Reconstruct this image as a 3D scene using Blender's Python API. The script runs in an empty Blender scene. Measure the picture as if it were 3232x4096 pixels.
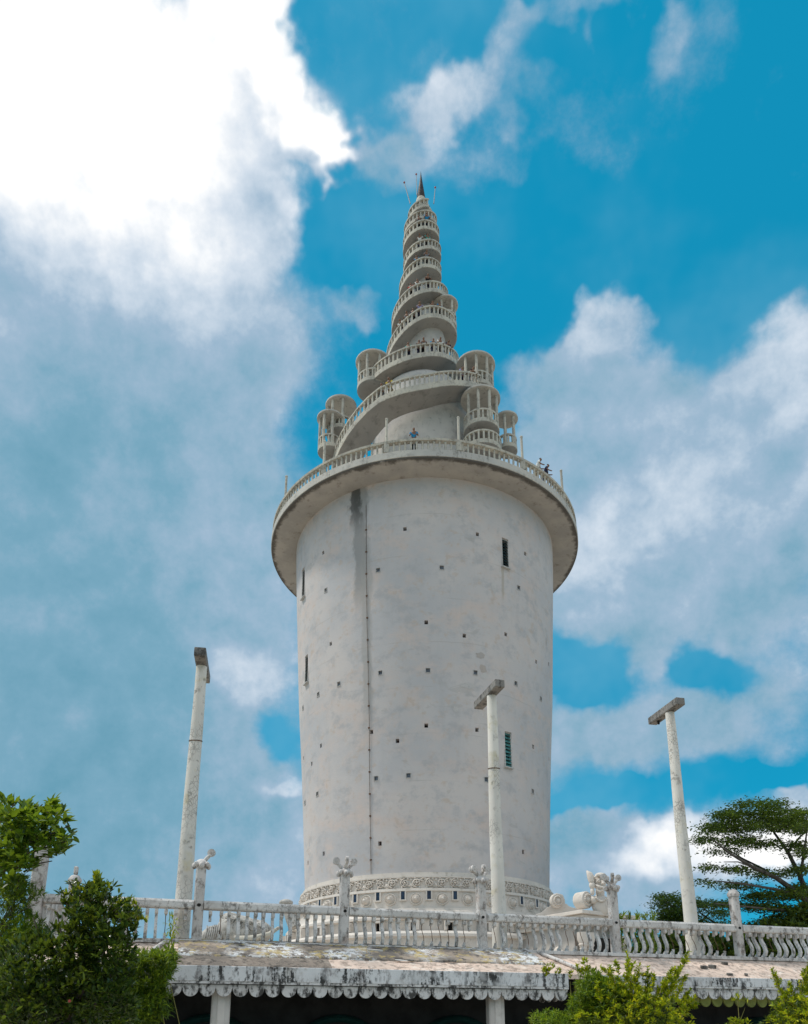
import bpy, bmesh, math, random
import numpy as np
from mathutils import Vector, Matrix

random.seed(7); rng = np.random.default_rng(7)
R = math.radians
sc = bpy.context.scene
COL = sc.collection

# ------------------------------------------------------------------ camera
EYE = 1.6
FPX, PITCH, PCX, PCY = 3150.0, R(16.24), 1616.0, 3214.0      # rectified (shifted) phone lens, in 3232x4096 pixels
cam_d = bpy.data.cameras.new('camera'); cam = bpy.data.objects.new('camera', cam_d); COL.objects.link(cam)
cam.location = (0, 0, EYE); cam.rotation_euler = (math.pi/2 + PITCH, 0, 0)
cam_d.sensor_fit = 'VERTICAL'; cam_d.sensor_height = 36.0
cam_d.lens = FPX/4096*36.0; cam_d.shift_y = (PCY-2048)/4096
cam_d.clip_start = 0.1; cam_d.clip_end = 3000
sc.camera = cam
sc.render.resolution_x, sc.render.resolution_y = 808, 1024

# ------------------------------------------------------------------ view, sun, sky
sc.view_settings.view_transform = 'Standard'; sc.view_settings.look = 'None'
sc.view_settings.exposure = 0.6; sc.view_settings.gamma = 1.0; sc.view_settings.use_curve_mapping = False
SUN_AZ, SUN_EL = R(-88), R(60)          # azimuth clockwise from +Y
sun_dir = Vector((math.sin(SUN_AZ)*math.cos(SUN_EL), math.cos(SUN_AZ)*math.cos(SUN_EL), math.sin(SUN_EL)))
sun_d = bpy.data.lights.new('sun', 'SUN'); sun = bpy.data.objects.new('sun', sun_d); COL.objects.link(sun)
sun_d.energy = 1.9; sun_d.angle = R(7); sun_d.color = (1.0, 0.95, 0.87)
sun.rotation_euler = sun_dir.to_track_quat('Z', 'Y').to_euler()

def sky_dir(px, py):
    """direction in the sky of a point of the photograph (3232x4096)"""
    u = (px-PCX)/FPX; v = (PCY-py)/FPX
    return Vector((u, math.cos(PITCH)-v*math.sin(PITCH), math.sin(PITCH)+v*math.cos(PITCH))).normalized()

world = bpy.data.worlds.new('World'); sc.world = world; world.use_nodes = True
def build_sky():
    nt = world.node_tree; N = nt.nodes; L = nt.links; N.clear()
    out = N.new('ShaderNodeOutputWorld'); bg = N.new('ShaderNodeBackground'); L.new(bg.outputs[0], out.inputs[0])
    sky = N.new('ShaderNodeTexSky'); sky.sky_type = 'NISHITA'; sky.sun_disc = False
    sky.sun_elevation = SUN_EL; sky.sun_rotation = SUN_AZ; sky.altitude = 1000; sky.air_density = 1.0; sky.dust_density = 0.3; sky.ozone_density = 1.5
    bg.inputs['Strength'].default_value = 0.1
    tc = N.new('ShaderNodeTexCoord')
    def math_(op, a, b=None, c=None, clamp=False):
        n = N.new('ShaderNodeMath'); n.operation = op; n.use_clamp = clamp
        for i, x in enumerate((a, b, c)):
            if x is None: continue
            if isinstance(x, (int, float)): n.inputs[i].default_value = x
            else: L.new(x, n.inputs[i])
        return n.outputs[0]
    def vmath(op, a, b):
        n = N.new('ShaderNodeVectorMath'); n.operation = op
        for i, x in enumerate((a, b)):
            if isinstance(x, (tuple, list, Vector)): n.inputs[i].default_value = tuple(x)
            elif x is not None: L.new(x, n.inputs[i])
        return n
    def noise(vec, scale, detail=6, rough=0.55, dist=0.0):
        n = N.new('ShaderNodeTexNoise'); n.inputs['Scale'].default_value = scale; n.inputs['Detail'].default_value = detail
        n.inputs['Roughness'].default_value = rough; n.inputs['Distortion'].default_value = dist; L.new(vec, n.inputs['Vector'])
        return n
    def smooth(v, lo, hi, a=0.0, b=1.0):
        n = N.new('ShaderNodeMapRange'); n.interpolation_type = 'SMOOTHSTEP'
        n.inputs[1].default_value = lo; n.inputs[2].default_value = hi; n.inputs[3].default_value = a; n.inputs[4].default_value = b
        L.new(v, n.inputs[0]); return n.outputs[0]
    d = vmath('NORMALIZE', tc.outputs['Generated'], None).outputs[0]
    # ragged edges: the direction is shifted by noise before the cloud masses are laid out
    w1 = noise(d, 8.0, 3, 0.6); w1c = vmath('SUBTRACT', w1.outputs['Color'], (.5, .5, .5)).outputs[0]
    sc1 = N.new('ShaderNodeVectorMath'); sc1.operation = 'SCALE'; L.new(w1c, sc1.inputs[0]); sc1.inputs['Scale'].default_value = 0.075
    w2 = noise(d, 19.0, 3, 0.6); w2c = vmath('SUBTRACT', w2.outputs['Color'], (.5, .5, .5)).outputs[0]
    sc2 = N.new('ShaderNodeVectorMath'); sc2.operation = 'SCALE'; L.new(w2c, sc2.inputs[0]); sc2.inputs['Scale'].default_value = 0.04
    dw = vmath('ADD', vmath('ADD', d, sc1.outputs[0]).outputs[0], sc2.outputs[0]).outputs[0]
    # azimuth and elevation of the (ragged) direction
    sp = N.new('ShaderNodeSeparateXYZ'); L.new(dw, sp.inputs[0])
    cb = N.new('ShaderNodeCombineXYZ'); L.new(math_('ARCTAN2', sp.outputs[0], sp.outputs[1]), cb.inputs[0]); L.new(math_('ARCSINE', sp.outputs[2]), cb.inputs[1])
    ae = cb.outputs[0]
    def azel(px, py): q = sky_dir(px, py); return math.atan2(q.x, q.y), math.asin(q.z)
    def field(blobs):
        tot = 0.0
        for px, py, rx, ry, rot, w in blobs:
            if rot == 'ae': c, ra, re = (R(px), R(py)), R(rx), R(ry)          # given straight as azimuth and elevation
            else: c = azel(px, py); ra = abs(azel(px+rx, py)[0]-azel(px-rx, py)[0])/2; re = abs(azel(px, py-ry)[1]-azel(px, py+ry)[1])/2
            n = N.new('ShaderNodeVectorMath'); n.operation = 'MULTIPLY_ADD'; L.new(ae, n.inputs[0])
            n.inputs[1].default_value = (1/ra, 1/re, 0); n.inputs[2].default_value = (-c[0]/ra, -c[1]/re, 0)
            ln = N.new('ShaderNodeVectorMath'); ln.operation = 'LENGTH'; L.new(n.outputs[0], ln.inputs[0])
            tot = math_('MULTIPLY_ADD', smooth(ln.outputs['Value'], 1.25, 0.25), w, tot)
        return tot
    sh_ = vmath('ADD', d, (3.1, 1.7, 0.4)).outputs[0]
    COVER = SKY_COVER
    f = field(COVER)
    nz = noise(d, 3.2, 3, 0.6)
    nf = noise(d, 9.0, 7, 0.64)
    f = math_('ADD', math_('ADD', f, BASE_COVER), math_('MULTIPLY', math_('SUBTRACT', nz.outputs['Fac'], 0.5), 0.55))
    f = math_('ADD', f, math_('MULTIPLY', math_('SUBTRACT', nf.outputs['Fac'], 0.5), 1.05))
    dens = smooth(f, 0.10, 0.74)
    # brightness of the cloud: thick parts are greyer, the side towards the sun is whiter
    nS = noise(vmath('ADD', d, sun_dir*0.04).outputs[0], 9.0, 5, 0.62)
    rel = math_('SUBTRACT', nf.outputs['Fac'], nS.outputs['Fac'])
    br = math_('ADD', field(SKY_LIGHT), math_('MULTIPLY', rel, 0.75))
    br = math_('ADD', br, math_('MULTIPLY', math_('SUBTRACT', nz.outputs['Fac'], .5), 0.30))
    br = math_('ADD', br, 0.44)
    cr = N.new('ShaderNodeValToRGB'); L.new(br, cr.inputs[0]); e = cr.color_ramp.elements
    e[0].position = 0.0; e[0].color = (.125, .32, .435, 1)
    e[1].position = 1.0; e[1].color = (1.0, 1.0, 1.0, 1)
    for pos, c in ((.25, (.185, .375, .50)), (.5, (.33, .465, .60)), (.75, (.63, .71, .80))):
        q = e.new(pos); q.color = (*c, 1)
    # clear sky, as saturated as the photograph shows it
    hs = N.new('ShaderNodeMix'); hs.data_type = 'RGBA'; hs.blend_type = 'MULTIPLY'; hs.inputs['Factor'].default_value = 1.0
    L.new(sky.outputs[0], hs.inputs['A']); hs.inputs['B'].default_value = SKY_TINT
    cs = N.new('ShaderNodeVectorMath'); cs.operation = 'SCALE'; L.new(cr.outputs[0], cs.inputs[0]); cs.inputs['Scale'].default_value = CLOUD_GAIN
    mx = N.new('ShaderNodeMix'); mx.data_type = 'RGBA'; L.new(dens, mx.inputs['Factor'])
    ev = N.new('ShaderNodeMix'); ev.data_type = 'RGBA'; ev.inputs['Factor'].default_value = 0.62      # thin bright haze evens the blue out
    L.new(hs.outputs['Result'], ev.inputs['A']); ev.inputs['B'].default_value = SKY_EVEN
    vn = noise(sh_, 2.6, 5, 0.62)
    veil = smooth(vn.outputs['Fac'], 0.42, 0.78, 0.0, 0.42)
    vm = N.new('ShaderNodeMix'); vm.data_type = 'RGBA'; L.new(veil, vm.inputs['Factor']); L.new(ev.outputs['Result'], vm.inputs['A']); vm.inputs['B'].default_value = (1.6, 3.5, 4.7, 1)
    L.new(vm.outputs['Result'], mx.inputs['A']); L.new(cs.outputs[0], mx.inputs['B'])
    L.new(mx.outputs['Result'], bg.inputs['Color'])
SKY_TINT = (0.05, .62, .68, 1); SKY_EVEN = (.04, 2.45, 4.15, 1); CLOUD_GAIN = 7.0; BASE_COVER = 0.05
# (px, py, radius x, radius y, turn, weight): cloud masses where the photograph shows them
SKY_COVER = [
    (150, 250, 1250, 800, 0, 1.2), (450, 1150, 950, 700, 0, .9), (930, 200, 300, 400, 0, .6), (1230, 590, 240, 130, 0, .7), (1110, 900, 160, 200, 0, .4), (300, 2100, 1200, 1000, 0, .95), (300, 3100, 1200, 900, 0, .75), (1060, 1400, 300, 330, 0, .38), (1000, 2720, 300, 180, 0, .25), (1430, 1280, 110, 90, 0, .42), (950, 3400, 520, 560, 0, .55), (1000, 2100, 400, 500, 0, .3),
    (1800, 350, 230, 150, 0, .46), (1700, 500, 170, 190, 0, .42), (1540, 660, 230, 130, 0, .46), (2040, 420, 190, 110, 0, .26), (2050, 190, 150, 190, 0, .42), (2300, 20, 300, 120, 0, .36), (2660, 110, 110, 200, 0, .32), (1930, 640, 280, 140, 0, .22), (2500, 480, 800, 300, 0, .14), (1500, 100, 300, 250, 0, .12),
    (2450, 1340, 280, 160, 0, .75), (2220, 1470, 280, 160, 0, .62), (2400, 1650, 420, 220, 0, .55), (2750, 2050, 900, 560, 0, 1.05), (3200, 1560, 360, 330, 0, .85), (2250, 1900, 500, 360, 0, .6), (3000, 2500, 560, 420, 0, .45), (2500, 2950, 460, 190, 0, .95), (3050, 2870, 360, 220, 0, .45), (2590, 2640, 110, 160, 0, .35), (1070, 400, 280, 280, 0, .6), (960, 680, 300, 240, 0, .45), (2280, 2330, 360, 260, 0, .5),
    (2640, 3420, 330, 150, 0, .9), (2330, 3330, 260, 200, 0, .62), (3100, 3360, 330, 230, 0, .75), (2350, 3600, 560, 220, 0, .6), (3200, 3180, 100, 60, 0, .5), (2200, 2900, 140, 260, 0, .3),
    (2340, 2670, 190, 150, 0, -.72), (2380, 2750, 120, 90, 0, -.3), (2780, 2660, 130, 130, 0, -.6), (2900, 2730, 150, 100, 0, -.55), (2000, 980, 460, 460, 0, -.30), (2900, 1110, 560, 260, 0, -.6), (2420, 3190, 300, 55, 0, -.75), (3000, 3110, 300, 60, 0, -.75), (1110, 2960, 120, 100, 0, -.55), (1350, 980, 130, 240, 0, -.45), (2450, 1720, 50, 90, 0, -.45),
]+[(a, 40, 55, 42, 'ae', .80) for a in (-180, -105, 105, 180)]      # broken cloud carried on out of view, added to whiten the tower's light
SKY_LIGHT = [
    (100, 60, 1550, 1050, 0, .80), (1000, 100, 180, 300, 0, .45), (1110, 300, 130, 220, 0, .42), (1240, 520, 150, 150, 0, .55), (1340, 620, 120, 80, 0, .4), (1180, 850, 110, 90, 0, .2), (560, 680, 420, 180, 0, .22),
    (930, 560, 260, 260, 0, -.05), (500, 1000, 900, 300, 0, .18), (250, 2500, 1000, 1100, 0, -.22), (300, 3500, 1000, 700, 0, -.16), (1000, 2720, 260, 140, 0, .26), (1150, 3140, 120, 50, 0, .28), (1760, 400, 200, 200, 0, .16),
    (2450, 1350, 260, 180, 0, .16), (3180, 1480, 280, 260, 0, .26), (2350, 2180, 300, 180, 0, .24), (2900, 1900, 500, 360, 0, .14), (2640, 3400, 300, 110, 0, .5), (3100, 3380, 330, 190, 0, .55), (2330, 3330, 230, 170, 0, -.14), (2500, 2950, 420, 170, 0, -.04),
]+[(a, 40, 55, 42, 'ae', .42) for a in (-180, -105, 105, 180)]  # the added out-of-view cloud is brightened too
build_sky()
world.cycles.sampling_method = 'MANUAL'; world.cycles.sample_map_resolution = 256
# ------------------------------------------------------------------ placing helpers
def ratio(py): return math.tan(PITCH + math.atan((PCY-py)/FPX))
def at_Y(px, py, Y):
    z = Y*ratio(py); dep = Y*math.cos(PITCH)+z*math.sin(PITCH)
    return Vector(((px-PCX)/FPX*dep, Y, z+EYE))
def at_Z(px, py, Z):
    """Z above the ground"""
    return at_Y(px, py, (Z-EYE)/ratio(py))
D2S = 3232/1708

# ------------------------------------------------------------------ object helpers
W = {}                                     # world position of every parent
def thing(name, label, cat, loc, group=None):
    o = bpy.data.objects.new(name, None); COL.objects.link(o); o.empty_display_size = .2
    o.location = loc; W[o] = Vector(loc); o['label'] = label; o['category'] = cat
    if group: o['group'] = group
    return o
def tag(o, label=None, cat=None, group=None, kind=None):
    if label: o['label'] = label
    if cat: o['category'] = cat
    if group: o['group'] = group
    if kind: o['kind'] = kind
    return o
def inst(name, mesh, parent, loc, rot=(0, 0, 0), scale=(1, 1, 1)):
    """an object that shares mesh data, at a world position under parent"""
    o = bpy.data.objects.new(name, mesh); COL.objects.link(o)
    o.parent = parent
    base = W[parent] if parent else Vector((0, 0, 0))
    o.location = Vector(loc)-base; W[o] = Vector(loc); o.rotation_euler = rot; o.scale = scale
    return o

class MB:
    def __init__(s): s.v = []; s.f = []
    def add(s, verts, faces):
        b = len(s.v); s.v.extend([tuple(x) for x in verts]); s.f.extend([tuple(i+b for i in f) for f in faces]); return s
    def box(s, c, size, m=None):
        c = Vector(c); hx, hy, hz = (x/2 for x in size)
        vs = [Vector((x, y, z)) for x in (-hx, hx) for y in (-hy, hy) for z in (-hz, hz)]
        if m is not None: vs = [m @ v for v in vs]
        return s.add([v+c for v in vs], [(0, 1, 3, 2), (4, 6, 7, 5), (0, 4, 5, 1), (2, 3, 7, 6), (0, 2, 6, 4), (1, 5, 7, 3)])
    def tube(s, pts, rads, n=8, cap=True):
        pts = [Vector(p) for p in pts]
        if isinstance(rads, (int, float)): rads = [rads]*len(pts)
        up = Vector((0.03, 0.07, 1)).normalized(); rings = []
        prev = None
        for i, p in enumerate(pts):
            t = (pts[min(i+1, len(pts)-1)]-pts[max(i-1, 0)])
            t = t.normalized() if t.length > 1e-9 else Vector((0, 0, 1))
            if prev is None:
                a = t.cross(up) if abs(t.dot(up)) < .95 else t.cross(Vector((1, 0, 0)))
            else: a = prev - t*prev.dot(t)
            a.normalize(); prev = a; b = t.cross(a)
            rings.append([p+(a*math.cos(k*2*math.pi/n)+b*math.sin(k*2*math.pi/n))*rads[i] for k in range(n)])
        vs = [v for r in rings for v in r]; fs = []
        for i in range(len(pts)-1):
            for k in range(n):
                fs.append((i*n+k, i*n+(k+1) % n, (i+1)*n+(k+1) % n, (i+1)*n+k))
        if cap:
            fs.append(tuple(range(n))[::-1]); fs.append(tuple((len(pts)-1)*n+k for k in range(n)))
        return s.add(vs, fs)
    def lathe(s, prof, n=64, c=(0, 0, 0), a0=0.0, a1=2*math.pi, closed=False):
        """profile of (r, z) turned about a vertical axis; angle 0 faces -Y, growing towards +X"""
        full = abs(a1-a0-2*math.pi) < 1e-6; m = n if full else n+1; vs = []; fs = []
        for r, z in prof:
            for k in range(m):
                a = a0+(a1-a0)*k/n
                vs.append((c[0]+r*math.sin(a), c[1]-r*math.cos(a), c[2]+z))
        P = len(prof)
        for i in range(P if closed else P-1):
            j = (i+1) % P
            for k in range(n):
                k2 = (k+1) % m
                fs.append((i*m+k, i*m+k2, j*m+k2, j*m+k))
        return s.add(vs, fs)
    def strip(s, az, ri, ro, zb, zt, c, caps=True):
        """solid of rectangular section swept about the axis c: per-angle inner and outer radius, bottom and top"""
        vs = []; n = len(az)
        for a, i, o, b, t in zip(az, ri, ro, zb, zt):
            sx, cy = math.sin(a), -math.cos(a)
            for r, z in ((i, b), (o, b), (o, t), (i, t)): vs.append((c[0]+r*sx, c[1]+r*cy, c[2]+z))
        fs = []
        for k in range(n-1):
            for q in range(4): fs.append((k*4+q, k*4+(q+1) % 4, k*4+4+(q+1) % 4, k*4+4+q))
        if caps: fs += [(3, 2, 1, 0), tuple((n-1)*4+q for q in range(4))]
        return s.add(vs, fs)
    def prism(s, poly, depth, m, c):
        """poly of (a, b) in the plane of m's first two columns, extruded by depth along the third, centred"""
        c = Vector(c); n = len(poly); vs = []
        for w in (-depth/2, depth/2): vs += [m @ Vector((a, b, w))+c for a, b in poly]
        fs = [tuple(range(n))[::-1], tuple(range(n, 2*n))]+[(k, (k+1) % n, n+(k+1) % n, n+k) for k in range(n)]
        return s.add(vs, fs)
    def ball(s, c, r, n=10, m=6, rot=None):
        c = Vector(c); r = (r, r, r) if isinstance(r, (int, float)) else r
        vs = [Vector((0, 0, -r[2]))]
        for i in range(1, m):
            p = -math.pi/2+math.pi*i/m
            for k in range(n):
                a = 2*math.pi*k/n; vs.append(Vector((r[0]*math.cos(p)*math.cos(a), r[1]*math.cos(p)*math.sin(a), r[2]*math.sin(p))))
        vs.append(Vector((0, 0, r[2])))
        if rot is not None: vs = [rot @ v for v in vs]
        fs = [(0, 1+(k+1) % n, 1+k) for k in range(n)]
        for i in range(m-2):
            for k in range(n): fs.append((1+i*n+k, 1+i*n+(k+1) % n, 1+(i+1)*n+(k+1) % n, 1+(i+1)*n+k))
        t = len(vs)-1; b = 1+(m-2)*n
        fs += [(b+k, b+(k+1) % n, t) for k in range(n)]
        return s.add([v+c for v in vs], fs)
    def mesh(s, name, mat, smooth=None, origin=(0, 0, 0), recalc=True):
        me = bpy.data.meshes.new(name); o = Vector(origin)
        me.from_pydata([Vector(v)-o for v in s.v], [], s.f)
        if recalc:
            bm = bmesh.new(); bm.from_mesh(me); bmesh.ops.recalc_face_normals(bm, faces=bm.faces); bm.to_mesh(me); bm.free()
        if mat: me.materials.append(mat)
        if smooth:
            me.polygons.foreach_set('use_smooth', [True]*len(me.polygons))
            me.set_sharp_from_angle(angle=R(smooth))
        me.update(); return me
    def build(s, name, mat, parent=None, smooth=None, bevel=0, seg=2, recalc=True, origin=None):
        """one mesh object; a top-level one has its origin at its own base"""
        if parent is not None: org = W[parent]
        elif origin is not None: org = Vector(origin)
        else:
            a = np.array(s.v); org = Vector((a[:, 0].mean(), a[:, 1].mean(), a[:, 2].min()))
        o = bpy.data.objects.new(name, s.mesh(name, mat, smooth, org, recalc)); COL.objects.link(o)
        o.parent = parent; o.location = (0, 0, 0) if parent is not None else org; W[o] = Vector(org)
        if bevel:
            b = o.modifiers.new('bevel', 'BEVEL'); b.width = bevel; b.segments = seg; b.limit_method = 'ANGLE'; b.angle_limit = R(40)
        return o
def rotz(a): return Matrix.Rotation(a, 3, 'Z')
def basis(x, y, z): return Matrix((x, y, z)).transposed()
def lerp(xs, ys): return lambda t: float(np.interp(t, xs, ys))

# ------------------------------------------------------------------ materials
def new_mat(name, rough=0.85):
    m = bpy.data.materials.new(name); m.use_nodes = True
    nt = m.node_tree; b = nt.nodes['Principled BSDF']; b.inputs['Roughness'].default_value = rough
    b.inputs['Specular IOR Level'].default_value = 0.25
    return m, nt, b
class NT:
    """small node helper that works in world position"""
    def __init__(s, nt):
        s.nt = nt; s.N = nt.nodes; s.L = nt.links
        g = s.N.new('ShaderNodeNewGeometry'); s.pos = g.outputs['Position']; s.island = g.outputs['Random Per Island']; s.normal = g.outputs['Normal']
    def scaled(s, v, off=(0, 0, 0)):
        n = s.N.new('ShaderNodeMapping'); n.inputs['Scale'].default_value = v; n.inputs['Location'].default_value = off; s.L.new(s.pos, n.inputs[0]); return n.outputs[0]
    def noise(s, scale, detail=5, rough=.6, vec=None, dist=0.0):
        n = s.N.new('ShaderNodeTexNoise'); n.inputs['Scale'].default_value = scale; n.inputs['Detail'].default_value = detail
        n.inputs['Roughness'].default_value = rough; n.inputs['Distortion'].default_value = dist
        s.L.new(vec if vec is not None else s.pos, n.inputs['Vector']); return n.outputs['Fac']
    def voronoi(s, scale, vec=None, feature='DISTANCE_TO_EDGE'):
        n = s.N.new('ShaderNodeTexVoronoi'); n.feature = feature; n.inputs['Scale'].default_value = scale
        s.L.new(vec if vec is not None else s.pos, n.inputs['Vector']); return n.outputs[0]
    def rng(s, v, lo, hi, a=0.0, b=1.0):
        n = s.N.new('ShaderNodeMapRange'); n.interpolation_type = 'SMOOTHSTEP'
        for i, x in enumerate((lo, hi, a, b)): n.inputs[i+1].default_value = x
        s.L.new(v, n.inputs[0]); return n.outputs[0]
    def math(s, op, a, b=None):
        n = s.N.new('ShaderNodeMath'); n.operation = op
        for i, x in enumerate((a, b)):
            if x is None: continue
            if isinstance(x, (int, float)): n.inputs[i].default_value = x
            else: s.L.new(x, n.inputs[i])
        return n.outputs[0]
    def mix(s, f, a, b, blend='MIX'):
        n = s.N.new('ShaderNodeMix'); n.data_type = 'RGBA'; n.blend_type = blend
        if isinstance(f, (int, float)): n.inputs['Factor'].default_value = f
        else: s.L.new(f, n.inputs['Factor'])
        for k, x in (('A', a), ('B', b)):
            if isinstance(x, tuple): n.inputs[k].default_value = (*x[:3], 1)
            else: s.L.new(x, n.inputs[k])
        return n.outputs['Result']
    def bump(s, h, b, strength=.4, dist=.02):
        n = s.N.new('ShaderNodeBump'); n.inputs['Strength'].default_value = strength; n.inputs['Distance'].default_value = dist
        s.L.new(h, n.inputs['Height']); s.L.new(n.outputs[0], b.inputs['Normal'])
    def xyz(s):
        n = s.N.new('ShaderNodeSeparateXYZ'); s.L.new(s.pos, n.inputs[0]); return n.outputs

def plaster(name, c1, c2, c3=None, scale=1.0, dirt=(.09, .085, .075), dirt_amt=.0, bump=.25, flake=0.0, under=(.10, .095, .09), streak=0.0, streak_c=(.05, .05, .048), fine=30, dlo=.56, slo=.50, crack=.06, cell=14):
    m, nt, b = new_mat(name); n = NT(nt)
    col = n.mix(n.rng(n.noise(.45*scale, 6), .38, .64), c1, c2)
    if c3: col = n.mix(n.rng(n.noise(1.3*scale, 6, .65, n.scaled((1, 1, 1), (7, 3, 1))), .52, .72), col, c3)
    h = n.noise(fine, 4)
    if dirt_amt:
        col = n.mix(n.math('MULTIPLY', n.rng(n.noise(2.6*scale, 8, .7, n.scaled((1, 1, .6), (3, 1, 9))), dlo, dlo+.14), dirt_amt), col, dirt)
    if streak:
        sv = n.scaled((4.5*scale, 4.5*scale, .9*scale), (1, 5, 2))
        sn = n.math('ADD', n.noise(1.0, 8, .72, sv), n.math('MULTIPLY', n.math('SUBTRACT', n.noise(9*scale, 6, .7), .5), .35))
        st = n.rng(sn, slo+.03, slo+.11)
        st = n.math('MULTIPLY', st, n.rng(n.noise(.9*scale, 3, .5, n.scaled((1, 1, 1), (2, 8, 4))), slo-.06, slo+.10))
        col = n.mix(n.math('MULTIPLY', st, streak), col, streak_c)
    if flake:
        # paint flakes off along a net of cracks
        wv = n.scaled((1, 1, .75))
        cr = n.rng(n.voronoi(cell, wv), crack*.4, crack, 1.0, 0.0)
        area = n.rng(n.noise(1.1, 5, .6, n.scaled((1, 1, .55), (4, 4, 4))), .50, .58)
        chips = n.math('MULTIPLY', n.rng(n.noise(5, 6, .68), .58, .63), n.rng(n.noise(.9, 3, .5, n.scaled((1, 1, .6), (9, 1, 3))), .44, .6))
        k = n.math('MAXIMUM', n.math('MULTIPLY', cr, area), chips)
        k = n.math('MULTIPLY', k, flake)
        col = n.mix(k, col, under)
        h = n.math('SUBTRACT', n.math('MULTIPLY', h, .4), k)
    nt.links.new(col, b.inputs['Base Color'])
    n.bump(h, b, bump, .012)
    return m
def flat_mat(name, c, rough=.7, var=.18, scale=8, metallic=0.0, bump=0.0):
    m, nt, b = new_mat(name, rough); n = NT(nt)
    col = n.mix(n.rng(n.noise(scale, 5), .3, .7), tuple(x*(1-var) for x in c), tuple(min(1, x*(1+var)) for x in c))
    nt.links.new(col, b.inputs['Base Color']); b.inputs['Metallic'].default_value = metallic
    if bump: n.bump(n.noise(scale*3, 4), b, bump, .01)
    return m
def leaf_mat(name, dark, light, yellow=None, rough=.45, transl=.35):
    m, nt, b = new_mat(name, rough); n = NT(nt)
    col = n.mix(n.island, dark, light)
    col = n.mix(n.rng(n.noise(2.2, 3), .35, .68), col, tuple(x*.6 for x in dark))
    if yellow:
        r2 = n.math('FRACT', n.math('MULTIPLY', n.island, 7.31)); col = n.mix(n.rng(r2, .62, .9), col, yellow)
    nt.links.new(col, b.inputs['Base Color']); b.inputs['Specular IOR Level'].default_value = .4
    t = n.N.new('ShaderNodeBsdfTranslucent'); nt.links.new(n.mix(.35, col, (.45, .55, .02)), t.inputs['Color'])
    mx = n.N.new('ShaderNodeMixShader'); mx.inputs[0].default_value = transl
    nt.links.new(b.outputs[0], mx.inputs[1]); nt.links.new(t.outputs[0], mx.inputs[2])
    nt.links.new(mx.outputs[0], n.N['Material Output'].inputs['Surface'])
    return m

AX, AY = 1.45, 50.0                       # tower axis
def shaft_material():
    m, nt, b = new_mat('tower plaster', .9); n = NT(nt)
    col = n.mix(n.rng(n.noise(.16, 5, .6), .36, .66), (.575, .53, .51), (.475, .465, .475))
    col = n.mix(n.rng(n.noise(.42, 7, .66, n.scaled((1, 1, 1.5), (3, 8, 1))), .46, .74), col, (.59, .495, .45))
    col = n.mix(n.math('MULTIPLY', n.rng(n.noise(.9, 7, .7, n.scaled((1, 1, 1.2), (31, 8, 11))), .48, .68), .8), col, (.41, .405, .415))
    col = n.mix(n.math('MULTIPLY', n.rng(n.noise(1.7, 7, .68, n.scaled((1, 1, 1.1), (5, 18, 2))), .54, .70), .65), col, (.50, .405, .335))
    # plaster lifts and damp tide marks
    col = n.mix(n.math('MULTIPLY', n.rng(n.noise(.55, 4, .5, n.scaled((1, 1, 2.2), (12, 3, 7)), .6), .68, .70), .35), col, (.38, .36, .34))
    x, y, z = n.xyz()
    az = n.math('ARCTAN2', n.math('SUBTRACT', x, AX), n.math('SUBTRACT', AY, y))
    def streak(a, wid, z0, z1, soft, colr, amt, nsc=1.4):
        nonlocal col
        wob = n.math('MULTIPLY', n.math('SUBTRACT', n.noise(nsc, 5, .65, n.scaled((1, 1, .55), (a*9, 0, 0))), .5), wid*2.2)
        d = n.math('ABSOLUTE', n.math('ADD', n.math('SUBTRACT', az, a), wob))
        k = n.math('MULTIPLY', n.rng(d, wid*.55, wid*1.15, 1, 0), n.rng(z, z0, z0+soft, 0, 1))
        if z1 is not None: k = n.math('MULTIPLY', k, n.rng(z, z1-soft*.3, z1, 1, 0))
        col = n.mix(n.math('MULTIPLY', k, amt), col, colr)
    streak(R(-27.5), .058, 25.0, None, 3.0, (.27, .265, .26), .75)        # the long run under the balcony
    streak(R(-29.5), .050, 31.0, None, 2.2, (.06, .06, .057), .8, 2.4)
    streak(R(-25), .045, 16.0, 31, 6.0, (.36, .345, .33), .6)
    streak(R(31), .012, 26.5, 29.2, 1.0, (.34, .29, .22), .5)
    # long thin vertical weathering
    v = n.rng(n.noise(1.0, 6, .6, n.scaled((2.2, 2.2, .12), (5, 2, 0))), .54, .68)
    col = n.mix(n.math('MULTIPLY', v, .12), col, (.40, .38, .36))
    # faint lift lines left by the pours
    lz = n.math('ABSOLUTE', n.math('SUBTRACT', n.math('FRACT', n.math('MULTIPLY', n.math('ADD', z, n.math('MULTIPLY', n.noise(.3, 3), .25)), .36)), .5))
    ll = n.math('MULTIPLY', n.rng(lz, .004, .016, 1, 0), n.rng(n.noise(.35, 4, .6, n.scaled((1, 1, 1), (9, 9, 2))), .45, .62))
    col = n.mix(n.math('MULTIPLY', ll, .35), col, (.36, .33, .30))
    nt.links.new(col, b.inputs['Base Color'])
    hh = n.math('ADD', n.noise(5, 6, .65), n.math('MULTIPLY', n.noise(.8, 5, .6, n.scaled((1, 1, 1.6))), 2.0))
    n.bump(hh, b, .28, .03)
    return m
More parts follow.
